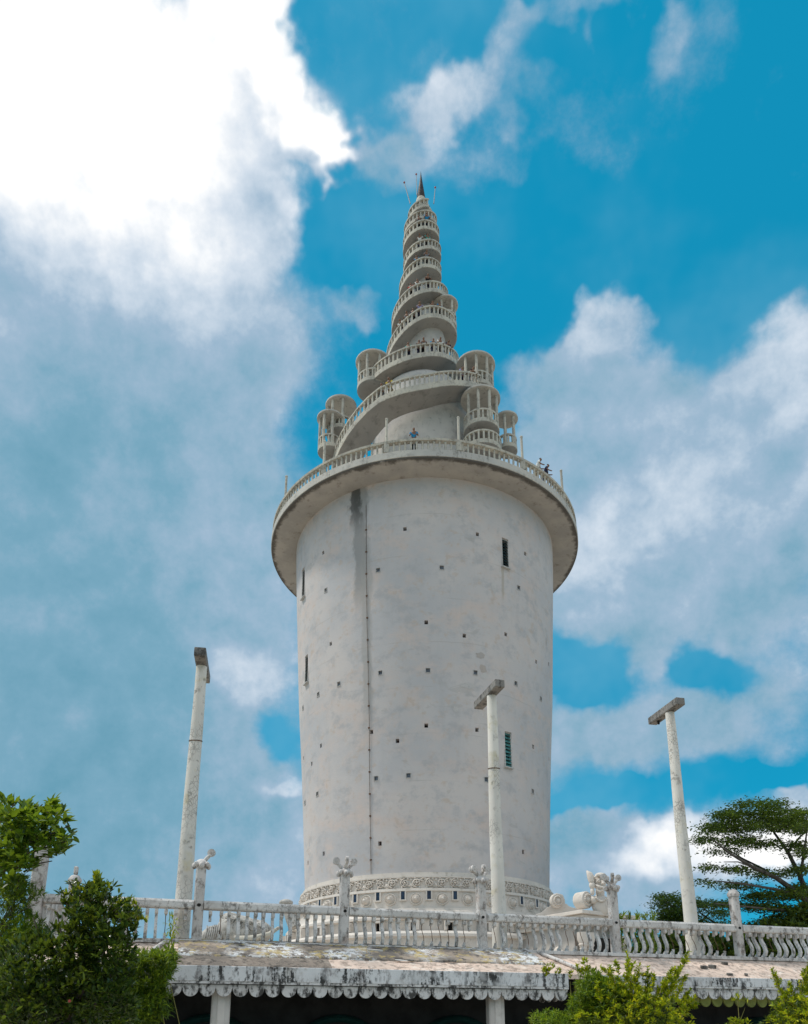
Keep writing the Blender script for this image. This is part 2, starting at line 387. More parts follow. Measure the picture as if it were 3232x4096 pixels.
def soffit_material():
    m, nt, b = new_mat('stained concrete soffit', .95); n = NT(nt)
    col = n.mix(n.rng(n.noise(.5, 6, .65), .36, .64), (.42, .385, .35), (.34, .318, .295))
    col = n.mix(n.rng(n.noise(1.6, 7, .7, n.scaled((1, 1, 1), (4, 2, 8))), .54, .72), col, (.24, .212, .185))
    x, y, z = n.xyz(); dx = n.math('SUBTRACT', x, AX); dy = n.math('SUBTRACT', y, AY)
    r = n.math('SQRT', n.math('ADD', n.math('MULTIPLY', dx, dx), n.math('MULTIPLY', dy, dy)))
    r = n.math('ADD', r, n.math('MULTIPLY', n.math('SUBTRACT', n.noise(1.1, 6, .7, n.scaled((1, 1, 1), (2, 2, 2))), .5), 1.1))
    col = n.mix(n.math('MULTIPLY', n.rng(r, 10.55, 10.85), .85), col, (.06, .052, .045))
    nt.links.new(col, b.inputs['Base Color']); n.bump(n.noise(9, 6, .65), b, .5, .02); return m
M = dict(
    ring_soffit=soffit_material(),
    shaft=shaft_material(),
    cream=plaster('cream plaster', (.50, .47, .43), (.44, .415, .39), (.36, .34, .32), .9, dirt_amt=.45, streak=.25, streak_c=(.16, .15, .13)),
    creamy=plaster('sunned cream plaster', (.54, .50, .42), (.45, .42, .365), (.35, .325, .29), 1.6, dirt=(.14, .125, .10), dirt_amt=.55, dlo=.50),
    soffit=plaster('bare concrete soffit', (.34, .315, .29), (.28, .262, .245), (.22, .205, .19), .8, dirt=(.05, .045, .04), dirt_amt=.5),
    edge=plaster('slab edge', (.54, .51, .46), (.45, .43, .40), (.37, .35, .32), 1.1, dirt=(.06, .055, .05), dirt_amt=.5, streak=.55, streak_c=(.12, .115, .10)),
    carve=plaster('carved plaster', (.68, .62, .56), (.60, .55, .50), (.50, .45, .39), 1.5, dirt=(.26, .23, .18), dirt_amt=.5),
    rail=plaster('weathered rail plaster', (.68, .65, .625), (.56, .53, .505), (.40, .365, .34), 2.6, dirt=(.14, .122, .11), dirt_amt=.85, dlo=.50, bump=.7, flake=.45, under=(.17, .15, .135)),
    post=plaster('weathered post plaster', (.62, .585, .56), (.50, .465, .44), (.42, .34, .30), 2.8, dirt=(.15, .125, .11), dirt_amt=.85, dlo=.50, bump=.7, flake=.4, under=(.17, .145, .13)),
    pole=plaster('flaking pole paint', (.72, .68, .62), (.62, .585, .535), (.58, .52, .38), 1.3, dirt=(.20, .18, .155), dirt_amt=.5, bump=.9, flake=.6, under=(.20, .18, .16), crack=.06, cell=12),
    beam=plaster('mossy concrete beam', (.27, .25, .23), (.21, .195, .18), (.12, .11, .10), 2.5, dirt=(.045, .043, .04), dirt_amt=.8, dlo=.48, bump=.9),
    roof=plaster('lichened roof', (.25, .205, .17), (.17, .145, .125), (.36, .31, .26), 2.8, dirt=(.05, .045, .04), dirt_amt=.75, dlo=.48, bump=1.0),
    statue=plaster('weathered carving', (.50, .47, .43), (.42, .40, .37), (.33, .31, .28), 2.2, dirt=(.15, .14, .12), dirt_amt=.8, dlo=.48, bump=.8),
    roofp=plaster('pinkish roof', (.72, .555, .455), (.60, .47, .39), (.78, .70, .62), 2.6, dirt=(.26, .20, .165), dirt_amt=.8, dlo=.47, bump=.35),
    fascia=plaster('streaked white fascia', (.70, .70, .71), (.58, .58, .585), (.47, .455, .44), 1.8, dirt=(.09, .076, .072), dirt_amt=.7, dlo=.50, bump=.5, streak=.97, streak_c=(.035, .035, .034), slo=.45),
    scallop=plaster('streaked scallops', (.66, .65, .65), (.54, .53, .52), (.42, .40, .38), 2.2, dirt=(.04, .038, .036), dirt_amt=.95, dlo=.46, bump=.5, streak=.6, streak_c=(.04, .04, .038)),
    column=plaster('column plaster', (.66, .63, .60), (.58, .555, .53), (.50, .475, .45), 1.5, dirt_amt=.2),
    inner=flat_mat('interior wall with painted shade', (.035, .036, .038), .9, .3, 2),  # shade under the shelter is put into this near-black colour
    teal=flat_mat('teal mural paint', (.012, .06, .055), .8, .3, 2),
    lime=flat_mat('lime scallops', (.30, .33, .10), .8, .25, 4),
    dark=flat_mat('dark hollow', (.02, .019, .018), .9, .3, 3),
    rust=flat_mat('rust', (.13, .075, .05), .9, .4, 20),
    redhole=flat_mat('red brown hole', (.10, .035, .028), .9, .3, 8),
    glassg=flat_mat('dusty grey pane', (.12, .14, .17), .25, .35, 7),
    glassb=flat_mat('blue slot pane', (.03, .045, .075), .2, .4, 6),
    glassd=flat_mat('dark louvre glass', (.025, .045, .05), .18, .45, 4), glasst=flat_mat('green louvre glass', (.05, .17, .165), .18, .45, 4),
    frame=flat_mat('window frame', (.45, .44, .42), .7, .2, 6),
    spire=flat_mat('dark spire', (.045, .04, .042), .6, .5, 3),
    cable=flat_mat('weathered cable', (.20, .175, .155), .8, .3, 5), ironp=flat_mat('painted iron', (.22, .25, .28), .5, .2, 8),
    red=flat_mat('aviation red', (.35, .06, .05), .5, .2, 5),
    ground=plaster('ground', (.42, .365, .30), (.35, .31, .24), (.25, .235, .15), .3, dirt_amt=.3),
    deck=plaster('terrace paving', (.52, .45, .38), (.46, .40, .34), (.40, .35, .30), .5, dirt_amt=.4),
    bark=flat_mat('bark', (.11, .085, .065), .95, .4, 6, bump=.6),
    barkg=flat_mat('grey bark', (.09, .078, .066), .95, .4, 4, bump=.6),
    stem=flat_mat('yellow stem', (.22, .20, .06), .7, .3, 6),
    skin=flat_mat('skin', (.20, .105, .065), .6, .1, 6), hair=flat_mat('hair', (.012, .01, .01), .5, .3, 20),
)
def cloth(name, c): return flat_mat('cloth '+name, c, .9, .12, 10)
# ------------------------------------------------------------------ ground and terrace
DECK = EYE+1.98                            # top of the terrace
def bal_y(x): return 20.226+.2933*x        # line of the terrace balustrade on plan
TH = math.atan(.2933); U = Vector((math.cos(TH), math.sin(TH), 0)); NOUT = Vector((math.sin(TH), -math.cos(TH), 0))   # along the balustrade; out of it towards the steps below
b = MB(); b.add([(-1500, -800, 0), (1500, -800, 0), (1500, 2500, 0), (-1500, 2500, 0)], [(0, 1, 2, 3)])
tag(b.build('ground', M['ground'], origin=(0, 0, 0)), kind='structure')
def bl(s, out=0.0, z=0.0):
    """point s metres along the balustrade from its second post, out metres in front of it"""
    p = Vector((-1.51, bal_y(-1.51), 0))+U*s+NOUT*out; return Vector((p.x, p.y, z))
b = MB()
back = [Vector((70, 100, 0)), Vector((-30, 100, 0))]
pl = [bl(-7.05, -.22), bl(75, -.22)]+back+[Vector((-30, 60, 0))]
b.add([(p.x, p.y, DECK) for p in pl]+[(p.x, p.y, DECK-.25) for p in pl], [tuple(range(5)), tuple(range(9, 4, -1))]+[(k, (k+1) % 5, 5+(k+1) % 5, 5+k) for k in range(5)])
tag(b.build('terrace', M['deck'], origin=(0, 30, DECK)), kind='structure')

b = MB(); pl = [bl(-7.4, -2.05), bl(74, -2.05)]+[Vector((69, 99, 0)), Vector((-29, 99, 0)), Vector((-29, 61, 0))]
b.add([(p.x, p.y, DECK-.26) for p in pl]+[(p.x, p.y, -.2) for p in pl], [tuple(range(5)), tuple(range(9, 4, -1))]+[(k, (k+1) % 5, 5+(k+1) % 5, 5+k) for k in range(5)])
tag(b.build('retaining_wall', M['deck'], origin=(0, 30, 0)), kind='structure')
# ------------------------------------------------------------------ the tower
C0 = (AX, AY, EYE)
tower = thing('spiral_tower', 'tall tapering white tower wound by a spiral stair, with dark spire on top', 'tower', (AX, AY, DECK))
Rs = lerp([7.3, 8.2, 12.96, 16.4, 21, 23.6, 30.1, 33], [7.66, 7.72, 8.0, 8.22, 8.57, 8.72, 9.08, 9.2])
def on_shaft(px, py):
    """where the sight line of a photograph pixel meets the shaft: (point, azimuth)"""
    d = sky_dir(px, py); r = 8.5
    for _ in range(12):
        a = d.x**2+d.y**2; bb = -2*(d.x*AX+d.y*AY); cc = AX**2+AY**2-r*r
        s = (-bb-math.sqrt(max(bb*bb-4*a*cc, 0)))/(2*a); r = Rs(s*d.z)
    p = d*s; return Vector((p.x, p.y, p.z+EYE)), math.atan2(p.x-AX, AY-p.y)
zs = np.linspace(7.0, 32.9, 40)
b = MB(); prof = [(0.01, 7.0)]+[(Rs(z), z) for z in zs]+[(0.01, 32.9)]
b.lathe(prof, 180, C0)
shaft = b.build('shaft', M['shaft'], tower, smooth=40)
# openings: (px, py, kind) read off the photograph
H = []
for ox, oy, s, pts in (
    (1000, 1700, .8197, [(756, 507, 'd'), (1110, 533, 'd'), (357, 623, 'd'), (625, 708, 'g'), (936, 696, 'g'), (370, 806, 'g'), (1343, 628, 'd'), (1311, 794, 'g')]),
    (1100, 2300, .7026, [(861, 269, 'd'), (1078, 345, 'd'), (1314, 338, 'd'), (317, 392, 'r'), (600, 557, 'g'), (871, 543, 'g'), (1141, 556, 'g'), (1371, 617, 'g'), (1487, 494, 'd'), (1558, 507, 'd'), (363, 620, 'g'), (246, 679, 'g'), (160, 755, 'g'), (1513, 704, 'g'), (861, 857, 'd'), (549, 893, 'r'), (697, 944, 'r'), (1150, 881, 'r'), (261, 972, 'r'), (1470, 977, 'd')]),
    (1100, 3000, .7026, [(163, 46, 'd'), (209, 78, 'd'), (576, 162, 'g'), (760, 145, 'g'), (1203, 168, 'g'), (1468, 236, 'g'), (241, 250, 'g'), (171, 300, 'g'), (1560, 52, 'd'), (597, 532, 'r'), (277, 590, 'r'), (188, 642, 'd'), (1413, 580, 'd')])):
    H += [(ox+x*s, oy+y*s, k) for x, y, k in pts]
cut = MB(); boxes = []
def local_frame(a): return basis(Vector((math.cos(a), math.sin(a), 0)), Vector((-math.sin(a), math.cos(a), 0)), Vector((0, 0, 1)))   # x along the wall, y inwards
for px, py, k in H:
    p, a = on_shaft(px, py); m = local_frame(a); w, h = ((.21, .25) if k != 'g' else (.24, .26))
    cut.box(p+m @ Vector((0, .12, 0)), (w, .62, h), m); boxes.append((p, a, m, w, h, k))
WIN = []
for x0, x1, y0, y1 in ((2012, 2030, 2154, 2271), (1210, 1218, 2272, 2393), (1222, 1231, 2620, 2734), (2019, 2046, 2927, 3070)):
    p0, a = on_shaft((x0+x1)/2, y0); p1, _ = on_shaft((x0+x1)/2, y1); m = local_frame(a)
    p = (p0+p1)/2; h = abs(p0.z-p1.z); w = .52
    cut.box(p+m @ Vector((0, .1, 0)), (w, .7, h), m); WIN.append((p, m, w, h, a))
cutter = cut.build('cutter', None, tower)
mod = shaft.modifiers.new('openings', 'BOOLEAN'); mod.operation = 'DIFFERENCE'; mod.object = cutter; mod.solver = 'EXACT'
dg = bpy.context.evaluated_depsgraph_get(); dg.update()
me = bpy.data.meshes.new_from_object(shaft.evaluated_get(dg)); shaft.modifiers.clear(); shaft.data = me
me.set_sharp_from_angle(angle=R(30))
bpy.data.objects.remove(cutter)
pane = MB().box((0, 0, 0), (.25, .03, .27)).mesh('pane', M['glassg'])
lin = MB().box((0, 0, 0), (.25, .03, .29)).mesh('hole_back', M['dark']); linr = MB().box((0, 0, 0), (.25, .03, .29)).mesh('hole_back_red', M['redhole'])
lip = MB()
for dx, dz, sx, sz in ((-.135, 0, .03, .32), (.135, 0, .03, .32), (0, .145, .24, .03), (0, -.145, .24, .03)): lip.box((dx, 0, dz), (sx, .05, sz))
lip = lip.mesh('vent_frame', M['frame'])
for p, a, m, w, h, k in boxes:
    e = m.to_euler()
    if k == 'g':
        o = inst('vent_pane', pane, tower, p+m @ Vector((0, .10, 0)), e)
        fr = inst('vent_frame', lip, o, p+m @ Vector((0, .004, 0)), (0, 0, 0)); fr.location = (0, -.096, 0)
    else: inst('vent_back', lin if k == 'd' else linr, tower, p+m @ Vector((0, .38, 0)), e)
for p, m, w, h, a in WIN:
    wn = MB()
    for dx in (-w/2+.018, w/2-.018): wn.box(p+m @ Vector((dx, .04, 0)), (.036, .10, h), m)
    for dz in (-h/2+.03, h/2-.03): wn.box(p+m @ Vector((0, .08, dz)), (w-.072, .10, .06), m)
    wn.box(p+m @ Vector((0, -.02, -h/2-.04)), (w+.12, .16, .07), m)
    wo = wn.build('louvre_window', M['frame'], tower)
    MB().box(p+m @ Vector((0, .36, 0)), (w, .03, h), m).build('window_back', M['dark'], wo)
    nl = max(6, int(h/.2)); sl = MB().box((0, 0, 0), (w-.072, .012, h/nl*1.12)).mesh('louvre_slat', M['glasst'] if p.z < 18 and a > 0 else M['glassd'])
    for i in range(nl):
        mm = m @ Matrix.Rotation(R(-28), 3, 'X')
        q = inst('louvre_slat', sl, wo, p+m @ Vector((0, .05, -h/2+(i+.5)*h/nl)))
        q.rotation_euler = mm.to_euler()
# lightning conductor with clips
cpts = [on_shaft(x, y) for x, y in ((1465, 2020), (1466, 2200), (1466, 2310), (1469, 2500), (1474, 2700), (1478, 2900), (1479, 3100), (1482, 3300), (1485, 3500))]
outp = lambda p, a, d: p+Vector((math.sin(a), -math.cos(a), 0))*d
co = MB().tube([outp(p, a, .03) for p, a in cpts], .017, 6).build('lightning_conductor', M['cable'], tower, smooth=40)
clm = MB().box((0, 0, 0), (.10, .06, .08)).mesh('cable_clip', M['rust'])
for i in range(16):
    y = 2120+i*88; p, a = on_shaft(np.interp(y, [2020, 2310, 2700, 3100, 3500], [1465, 1466, 1474, 1479, 1485]), y)
    inst('cable_clip', clm, co, outp(p, a, .03), (0, 0, a))
# patches where the render coat has come away: thin raised scabs of old plaster
def patch(px, py, rx, ry, seed, mat):
    random.seed(seed); n = 16; ring = []; p, a = on_shaft(px, py); m = local_frame(a)
    k0 = (AY-9)/FPX*1.18
    pts = []
    for i in range(n):
        t = 2*math.pi*i/n; q = .75+.5*random.random(); pts.append((rx*k0*q*math.cos(t), ry*k0*q*math.sin(t)))
    v = []
    for dx, dz in pts+[(0, 0)]:
        z = p.z+dz; r = Rs(z-EYE); az = a+dx/r; v.append((AX+(r+.012)*math.sin(az), AY-(r+.012)*math.cos(az), z))
    MB().add(v, [(i, (i+1) % n, n) for i in range(n)]).build('plaster_scab', mat, tower)
scab = plaster('old plaster', (.44, .385, .35), (.40, .37, .355), None, 3, dirt_amt=.3)
scab2 = plaster('damp plaster', (.54, .515, .50), (.49, .47, .46), None, 3, dirt_amt=.3)
for i, (x, y, rx, ry, mm) in enumerate(((1922, 2621, 20, 12, scab), (1933, 2676, 14, 19, scab), (1937, 2705, 14, 12, scab2), (1880, 2742, 17, 13, scab2), (1975, 2350, 14, 24, scab2), (1824, 2837, 11, 12, scab2), (2184, 2567, 6, 20, scab), (1205, 2232, 7, 14, scab2), (1868, 2745, 26, 8, scab2))): patch(x, y, rx, ry, i+3, mm)

# ---- base: mouldings, carved frieze, medallions, slot windows
b = MB()
prof = [(7.70, 8.42), (7.86, 8.40), (7.86, 8.18), (8.02, 8.16), (8.02, 8.08), (7.92, 8.06), (7.92, 7.52), (8.10, 7.48), (8.12, 7.34), (8.0, 7.30), (8.06, 6.42), (8.2, 6.40), (8.22, 6.28), (8.35, 6.24),
        (8.42, 6.05), (8.62, 5.98), (8.78, 5.86), (8.78, 5.74), (8.55, 5.68), (8.50, 5.12), (8.9, 5.10), (9.25, 5.06), (9.38, 4.92), (9.38, 4.78), (9.15, 4.70), (9.1, 4.02), (9.4, 4.0), (9.62, 3.9), (9.74, 3.68), (9.7, 3.45), (9.5, 3.36), (9.5, 2.9), (9.8, 2.86), (9.95, 2.6), (9.95, 2.2), (10.2, 2.16), (10.2, 1.9)]
b.lathe(prof, 160, C0)
base = b.build('moulded_base', M['carve'], tower, smooth=35)
def spiral(mb, cx, cz, r0, turns, th0, sgn, rad):
    pts = []; rr = []; n = int(turns*14)
    for i in range(n+1):
        f = i/n; r = r0*(1-.86*f); t = th0+sgn*turns*2*math.pi*f
        pts.append((cx+r*math.cos(t), -.01-.025*f, cz+r*math.sin(t))); rr.append(rad*(1-.45*f))
    mb.tube(pts, rr, 6)
def leafy(mb, x, z, ang, ln, wd, th=.03):
    m = basis(Vector((math.cos(ang), 0, math.sin(ang))), Vector((0, 1, 0)), Vector((-math.sin(ang), 0, math.cos(ang))))
    mb.ball((x+math.cos(ang)*ln/2, -.012, z+math.sin(ang)*ln/2), (ln/2, th, wd/2), 8, 5, m)
mo = MB()                                   # a pair of counter-turning scrolls with leaves
for cx, sg, fl in ((-.325, 1, 1), (.325, -1, -1)):
    spiral(mo, cx, .0, .235, 1.9, math.pi*.5*fl if fl > 0 else -math.pi*.5, sg, .042)
    for k in range(5):
        a = k*1.256+.4; leafy(mo, cx+.06*math.cos(a), .06*math.sin(a), a, .13, .075, .05)
    mo.ball((cx, -.05, 0), (.05, .05, .05), 8, 5)
    for a in (.7, 2.2, 3.9, 5.5): leafy(mo, cx+.22*math.cos(a), .22*math.sin(a), a+.9*sg, .17, .09, .035)
pts = [(-.62+.1*i, -.01, .26*math.sin(i*.485+1.55)) for i in range(14)]
mo.tube(pts, .032, 6); leafy(mo, -.03, -.23, 1.2, .26, .1); leafy(mo, 0.04, -.24, 1.9, .26, .1); leafy(mo, .0, .26, -1.5, .16, .12)
mo = mo.mesh('scroll_carving', M['carve'], 60)
NF = 37
for i in range(NF):
    a = 2*math.pi*(i+.2)/NF; r = 7.94
    if math.cos(a) < -.25: continue
    inst('scroll_carving', mo, base, (AX+r*math.sin(a), AY-r*math.cos(a), EYE+7.79), local_frame(a).to_euler(), (1.02, 1.9, 1.0))
ro = MB()                                   # rosette medallion; built facing -Y
def disc_y(mb, prof, n=28):
    vs = []; P = len(prof)
    for r, y in prof:
        for k in range(n): t = 2*math.pi*k/n; vs.append((r*math.cos(t), y, r*math.sin(t)))
    mb.add(vs, [(i*n+k, i*n+(k+1) % n, (i+1)*n+(k+1) % n, (i+1)*n+k) for i in range(P-1) for k in range(n)])
disc_y(ro, [(.335, .05), (.335, -.03), (.315, -.07), (.285, -.07), (.27, -.04), (.24, -.035), (.225, -.06), (.17, -.12), (.155, -.17), (.135, -.16), (.12, -.18), (.07, -.22), (.001, -.235)])
for k in range(20):
    t = 2*math.pi*k/20; ro.ball((.2*math.cos(t), -.085, .2*math.sin(t)), (.028, .035, .028), 6, 4)
for k in range(14):
    t = 2*math.pi*k/14; ro.ball((.105*math.cos(t), -.19, .105*math.sin(t)), (.022, .03, .022), 6, 4)
ro = ro.mesh('rosette_medallion', M['carve'], 50)
sl = MB()
for dx, sx in ((-.14, .07), (.14, .07)): sl.box((dx, -.02, .0), (sx, .16, .46))
sl.box((0, -.04, -.25), (.40, .2, .06))
slm = sl.mesh('slot_frame', M['carve']); slp = MB().box((0, -.045, .01), (.21, .05, .44)).mesh('slot_pane', M['glassb'])
NM = 36
a_ref = math.atan2(at_Y(1654, 3600, 42).x-AX, 42-0) if False else None
def az_at(px, py, r):
    p = at_Y(px, py, AY-r); 
    for _ in range(6):
        dx = p.x-AX; yy = AY-math.sqrt(max(r*r-dx*dx, 0)); p = at_Y(px, py, yy)
    return math.asin(max(-1, min(1, (p.x-AX)/r)))
a0 = az_at(1664, 3598, 8.05)
for i in range(NM):
    a = a0+2*math.pi*i/NM; r = 8.03
    if math.cos(a) < -.3: continue
    inst('rosette_medallion', ro, base, (AX+r*math.sin(a), AY-r*math.cos(a), EYE+6.90), local_frame(a).to_euler(), (1, 1.5, 1))
    a += math.pi/NM; w = inst('slot_window', slm, base, (AX+8.02*math.sin(a), AY-8.02*math.cos(a), EYE+7.09), local_frame(a).to_euler())
    q = bpy.data.objects.new('slot_pane', slp); COL.objects.link(q); q.parent = base
    q.location = w.location; q.rotation_euler = w.rotation_euler
# drain boxes between the lower mouldings
hb = MB(); 
for dx, sx in ((-.22, .16), (.22, .16)): hb.box((dx, -.12, 0), (sx, .5, .52))
hb.box((0, -.12, .2), (.28, .5, .12)); hbm = hb.mesh('drain_box', M['carve']); hbk = MB().box((0, .02, -.06), (.28, .06, .4)).mesh('drain_hole', M['dark'])
for i in range(-7, 8):
    a = R(6.2+i*12.4); p = (AX+8.62*math.sin(a), AY-8.62*math.cos(a), EYE+5.40)
    inst('drain_box', hbm, base, p, local_frame(a).to_euler()); inst('drain_hole', hbk, base, p, local_frame(a).to_euler())

# ---- the ring balcony
b = MB()
b.lathe([(9.15, 32.74), (10.80, 32.70), (10.92, 32.74), (10.93, 33.26), (10.62, 33.30), (10.60, 33.55), (4.2, 33.6)], 200, C0)
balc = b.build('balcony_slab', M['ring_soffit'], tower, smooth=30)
b = MB(); b.lathe([(10.90, 32.82), (10.96, 32.84), (10.96, 33.30), (10.60, 33.32), (10.60, 33.22)], 200, C0)
b.build('slab_edge', M['edge'], balc, smooth=30)
b = MB(); b.lathe([(10.60, 34.02), (10.90, 34.02), (10.92, 34.16), (10.86, 34.20), (10.64, 34.20), (10.58, 34.16)], 200, C0, closed=True)
b.build('hand_rail', M['creamy'], balc, smooth=30)
bm_ = MB(); bm_.lathe([(.075, -.36), (.085, -.28), (.055, -.2), (.07, 0), (.055, .22), (.085, .3), (.075, .36)], 8); bm_.lathe([(.001, .36), (.075, .36)], 8)
BAL = bm_.mesh('baluster', M['creamy'], 50)
NBAL = 196
for i in range(NBAL):
    a = 2*math.pi*i/NBAL; inst('baluster', BAL, balc, (AX+10.76*math.sin(a), AY-10.76*math.cos(a), EYE+33.66), (0, 0, a))
lp = MB(); lp.tube([(0, 0, 0), (0, 0, 2.45)], [.085, .075], 10); lp.ball((0, 0, 2.48), .10, 8, 5); lp.box((0, 0, .3), (.3, .3, .62))
lp = lp.mesh('balcony_lamp_post', M['creamy'], 40)
for i in range(-4, 5):
    a = R(-14.5+23.4*i+1); inst('balcony_lamp_post', lp, balc, (AX+10.76*math.sin(a), AY-10.76*math.cos(a), EYE+33.4))

# ---- the spiral stair: knots over turns (t grows from left over the front to the right), all above eye level
KT = [-.86, -.6, -.36, -.25, -.17, -.09, 0, .08, .2, .5, .84, 1, 1.2, 1.5, 2, 2.5, 3, 3.5, 4, 4.5, 5, 5.5, 6, 6.5, 7, 7.5, 8, 8.5]
KZ = [33.5, 35.6, 37.8, 38.9, 40.2, 41.8, 42.5, 43.7, 45.7, 46.6, 47.0, 47.5, 48.4, 49.9, 52.2, 53.6, 55.1, 57.0, 58.6, 59.6, 60.6, 61.7, 62.8, 63.5, 64.2, 65.0, 65.8, 66.6]
KR = [6.9, 7.0, 7.0, 6.9, 6.7, 6.3, 5.9, 5.7, 5.45, 5.2, 4.4, 3.75, 3.05, 2.9, 2.75, 2.65, 2.3, 1.95, 1.65, 1.55, 1.55, 1.55, 1.52, 1.48, 1.35, 1.22, 1.05, .9]
_fz, _fr = lerp(KT, KZ), lerp(KT, KR)
def fz(t): return _fz(t+(.14*math.sin(2*math.pi*t) if t > .7 else 0))          # climbs faster across the front
def fr(t): return _fr(t)+(.07*math.sin(2*math.pi*t*1.37+.8)+.04*math.sin(2*math.pi*t*3.1) if t > 1 else 0)*min(1, _fr(t)/2.5)
fw = lerp([-.9, 0, 1, 2, 4, 6, 8.5], [1.9, 1.65, 1.25, 1.0, .85, .8, .5])
fth = lerp([-.9, 0, 1, 3, 5, 8.5], [.5, .5, .45, .4, .36, .3])
def helix(t0, t1, f_in, f_out, f_b, f_t, per=44):
    ts = np.linspace(t0, t1, max(3, int((t1-t0)*per))); az = ts*2*math.pi
    return az, [f_in(t) for t in ts], [f_out(t) for t in ts], [f_b(t) for t in ts], [f_t(t) for t in ts]
T0, T1 = -.86, 8.1
b = MB(); b.strip(*helix(T0, T1, lambda t: fr(t)-fw(t)-.12, lambda t: fr(t)-.02, lambda t: fz(t), lambda t: fz(t)+.3), C0)
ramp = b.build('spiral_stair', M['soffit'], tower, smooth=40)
b = MB(); b.strip(*helix(T0, T1, lambda t: fr(t)-.16, lambda t: fr(t)+.02, lambda t: fz(t)+.03, lambda t: fz(t)+fth(t)), C0)
b.build('stair_edge', M['creamy'], ramp, smooth=40)
fbh = lerp([-.9, 1, 3, 8.5], [.72, .70, .62, .5])
b = MB(); b.strip(*helix(T0, T1, lambda t: fr(t)-.17, lambda t: fr(t)+.03, lambda t: fz(t)+fth(t)+fbh(t), lambda t: fz(t)+fth(t)+fbh(t)+.13), C0)
b.build('hand_rail', M['creamy'], ramp, smooth=40)
t = T0+.01; far = MB(); cnt = 0
while t < T1:
    r = fr(t)-.07; a = 2*math.pi*t; hh = fbh(t)
    p = Vector((AX+r*math.sin(a), AY-r*math.cos(a), EYE+fz(t)+fth(t)+hh/2))
    if t < 1.35 and cnt < 104 and math.cos(a) > -.55:
        inst('baluster', BAL, ramp, p, (0, 0, a), (1, 1, hh/.72)); cnt += 1
    else: far.box(p, (.11, .11, hh), rotz(a))
    t += .34/(2*math.pi*max(r, .8))*(1 if t < 3 else .95)
tag(far.build('upper_balusters', M['creamy'], ramp), kind='stuff')
# core wall behind the stair
b = MB(); zz = []; tt = np.linspace(-.5, 8.3, 60)
core = [(4.75, 33.4), (4.7, 36.0)]
for t in np.linspace(-.17, 8.2, 50): core.append((max(fr(t+.25)-fw(t+.25)+.02, .32), fz(t)+.3))
core += [(.62, 66.4), (.55, 66.9)]
core = [core[0]]+[c for i, c in enumerate(core[1:])]
b.lathe(core, 72, C0); b.build('core_wall', M['cream'], tower, smooth=50)
# top: cone and dark spire
b = MB(); b.lathe([(.72, 66.0), (.95, 66.2), (.98, 66.4), (.80, 66.5), (.64, 67.0), (.68, 67.1), (.54, 67.25), (.46, 67.7), (.38, 68.1), (.33, 68.2)], 28, C0)
top = b.build('spire_cone', M['creamy'], tower, smooth=40)
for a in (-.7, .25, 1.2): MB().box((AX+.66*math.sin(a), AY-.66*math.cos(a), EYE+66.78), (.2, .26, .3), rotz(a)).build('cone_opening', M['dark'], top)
b = MB(); pr = []
for i in range(15): z = 68.15+3.1*i/15; r = .345*(1-i/15)**1.05+.012; pr += [(r, z), (r*1.06, z+.05), (r*.96, z+.09)]
pr.append((.004, 71.4)); b.lathe(pr, 18, C0); b.build('spire', M['spire'], tower, smooth=40)
for px0, py0, px1, py1, Y in ((1641, 815, 1617, 730, 49.4), (1668, 780, 1665, 697, 51.5), (1735, 815, 1741, 750, 50.2)):
    p0 = at_Y(px0, py0, Y); p1 = at_Y(px1, py1, Y+(.2 if px0 < 1650 else 0))
    mast = MB().tube([p0, p1], [.045, .03], 6).build('aerial_mast', M['ironp'], tower, smooth=40)
    MB().ball(p1, .085, 8, 6).build('warning_lamp', M['red'], mast, smooth=60)
    
# roofed lookouts that swell out from the stair
def lookout(az, rc, z, rb, h, ncol=6, roof=True, back=False, tilt=0.0):
    c = Vector((AX+rc*math.sin(az), AY-rc*math.cos(az), EYE+z)); n = 26
    fl = MB(); fl.lathe([(.02, -.02), (rb*.55, .0), (rb, .16), (rb+.04, .2), (rb+.04, .52), (.02, .52)], n, c)
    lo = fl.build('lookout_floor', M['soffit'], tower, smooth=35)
    e = MB(); e.lathe([(rb+.02, .22), (rb+.07, .23), (rb+.07, .55), (rb-.12, .55)], n, c); e.build('floor_edge', M['creamy'], lo, smooth=35)
    r = MB(); r.lathe([(rb-.10, 1.2), (rb+.06, 1.2), (rb+.06, 1.33), (rb-.10, 1.33)], n, c, closed=True); r.build('hand_rail', M['creamy'], lo, smooth=35)
    g = MB(); k = max(8, int(2*math.pi*rb/.34))
    for i in range(k):
        a = 2*math.pi*i/k
        g.box(c+Vector(((rb-.02)*math.sin(a), -(rb-.02)*math.cos(a), .86)), (.12, .12, .7), rotz(a))
    tag(g.build('lookout_balusters', M['creamy'], lo), kind='stuff')
    if roof:
        cm = MB().tube([(0, 0, 0), (0, 0, h-.5)], .11, 10).mesh('column', M['creamy'], 40)
        for i in range(ncol):
            a = az+R(-100+200*i/(ncol-1)); inst('column', cm, lo, c+Vector(((rb-.04)*math.sin(a), -(rb-.04)*math.cos(a), .52)))
        q = MB(); q.lathe([(.02, h), (rb+.12, h-.02), (rb+.22, h+.02), (rb+.22, h+.14), (rb*.5, h+.38), (.02, h+.45)], n, c); q.build('lookout_roof', M['edge'], lo, smooth=35)
    return lo
lookout(R(57), 4.65, 45.0, 1.25, 2.8, 6)              # right, high
lookout(R(-72), 4.0, 46.6, 1.15, 2.8, 5)              # left, high
lookout(R(-80), 7.1, 41.0, .78, 3.2, 5); lookout(R(-86), 6.3, 43.2, .98, 2.9, 5)     # left pair
